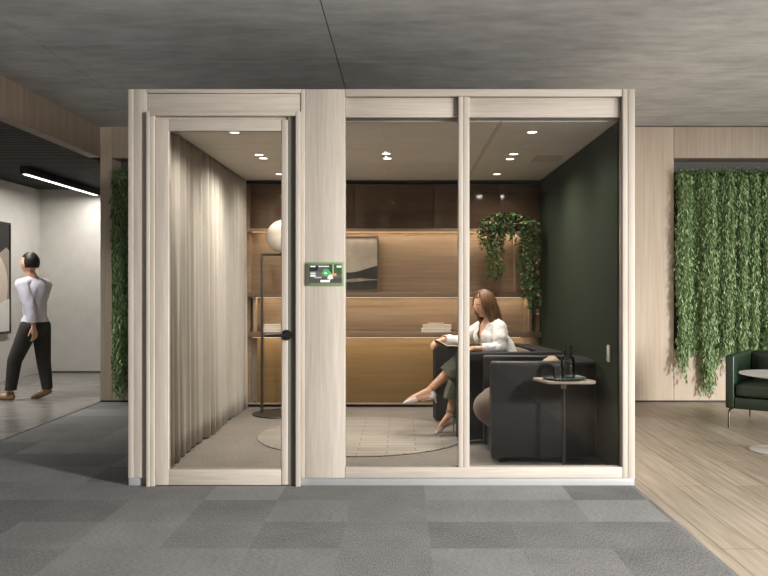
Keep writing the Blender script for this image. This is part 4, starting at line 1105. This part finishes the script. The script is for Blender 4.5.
so = blob('shirt', sh, .007, M['white_shirt'], mn, 4, off=off, cut=c_sh)
ripple(so.data, lambda p: .006*noise.noise(V((p.x*18, p.y*18, p.z*10))))
sm = so.modifiers.new('thickness', 'SOLIDIFY'); sm.thickness = .003; sm.offset = 0
def c_tr(c): return c.z > .90 or c.z < .115 or ((c-anN).length < .06 and c.z < .14) or ((c-anF).length < .05)
tb = [('ell', pel+V((0, 0, .01)), (.15, .12, .13), rm), ('cap', pel, waist, .115, .11), ('cap', hipN, kN, .102, .074), ('cap', kN, anN, .074, .056), ('cap', hipF, kF, .102, .074), ('cap', kF, anF, .074, .056)]
so = blob('trousers', tb, .007, M['dark_trousers'], mn, 4, off=off, cut=c_tr)
sm = so.modifiers.new('thickness', 'SOLIDIFY'); sm.thickness = .003; sm.offset = 0
for key, (an, to, d) in ft.items():
    z0 = 0
    p = [('cap', an-d*.02+V((0, 0, -.045)), to+V((0, 0, -.002)), .038, .033), ('cap', to, to+d*.05, .033, .024), ('cap', an+V((0, 0, -.01)), an+V((0, 0, -.045)), .042, .038)]
    blob('shoe', p, .005, M['brown_shoe'], mn, 2, off=off)
bm = nb()
r = bmesh.ops.create_uvsphere(bm, u_segments=36, v_segments=24, radius=1)
mt = Matrix.Translation(hc2+rm @ (V((0, .014, .016))*s2)) @ rm.to_4x4() @ Matrix.Diagonal((.083*s2, .099*s2, .112*s2, 1))
kill = [v for v in r['verts'] if (v.co.y < -.1 and v.co.z < .45) or v.co.z < -.55]
bmesh.ops.delete(bm, geom=kill, context='VERTS')
for v in bm.verts:
    v.co += v.co.normalized()*.03*noise.noise(v.co*7); v.co = mt @ v.co-off
h_ = obj('hair', bm, M['dark_hair'], mn, True); md = h_.modifiers.new('thickness', 'SOLIDIFY'); md.thickness = .012; md.offset = -1

# ================================================================== LIGHT
def aim(o, target): o.rotation_euler = (V(target)-o.location).to_track_quat('-Z', 'Y').to_euler()
# daylight entering through the window opening on the right
k = area((17.5, -12.6, 3.3), 1.8, 5.4, 4800, (0, 0, 0), col=(1, .975, .95)); k.name = 'low_daylight'; aim(k, (-.5, .4, 1.6))
k2 = area((XR+.3, -3.5, 1.3), 9.5, 2.1, 330, (0, 0, 0), col=(.96, .98, 1)); k2.name = 'window_skylight'; aim(k2, (XR-3, -3.5, 1.3))
sp_ = spot((4.0, -3.95, H_CEIL-.12), 1450, 78, 1.0, .22, (1, .975, .95)); sp_.name = 'added_shadow_spot'; aim(sp_, (-1.1, -.4, -.5))  # added unseen lamp without a fixture, strengthens the pod's shadow on the floor
k4 = area((lx, 5.3, SZ-.10), .05, 2.1, 34, (0, 0, 0), col=(1, .96, .9))
side_room_fill = area((-4.45, 3.1, SZ-.03), .5, 1.4, 34, (0, 0, 0), col=(1, .97, .93), spread=120)  # added invisible fill lamp that brightens the side room walls
w = bpy.data.worlds.new('World'); bpy.context.scene.world = w; w.use_nodes = True
w.node_tree.nodes['Background'].inputs[0].default_value = (.9, .95, 1, 1); w.node_tree.nodes['Background'].inputs[1].default_value = .3

cam = bpy.data.cameras.new('camera'); co = bpy.data.objects.new('camera', cam); C.objects.link(co)
co.location = (0, -DIST, EYE); co.rotation_euler = (R(90), 0, 0)
cam.sensor_width = 36; cam.lens = 36*FOC/768; cam.shift_x = -(402-384)/768; cam.shift_y = (286-288)/768
cam.clip_start = .05; cam.clip_end = 100
s = bpy.context.scene; s.camera = co
s.view_settings.view_transform = 'Standard'; s.view_settings.look = 'None'; s.view_settings.gamma = 1; s.view_settings.exposure = 0.08; s.view_settings.use_curve_mapping = False
s.cycles.max_bounces = 8; s.cycles.transparent_max_bounces = 12; s.cycles.sample_clamp_indirect = 4
s.cycles.use_denoising = True
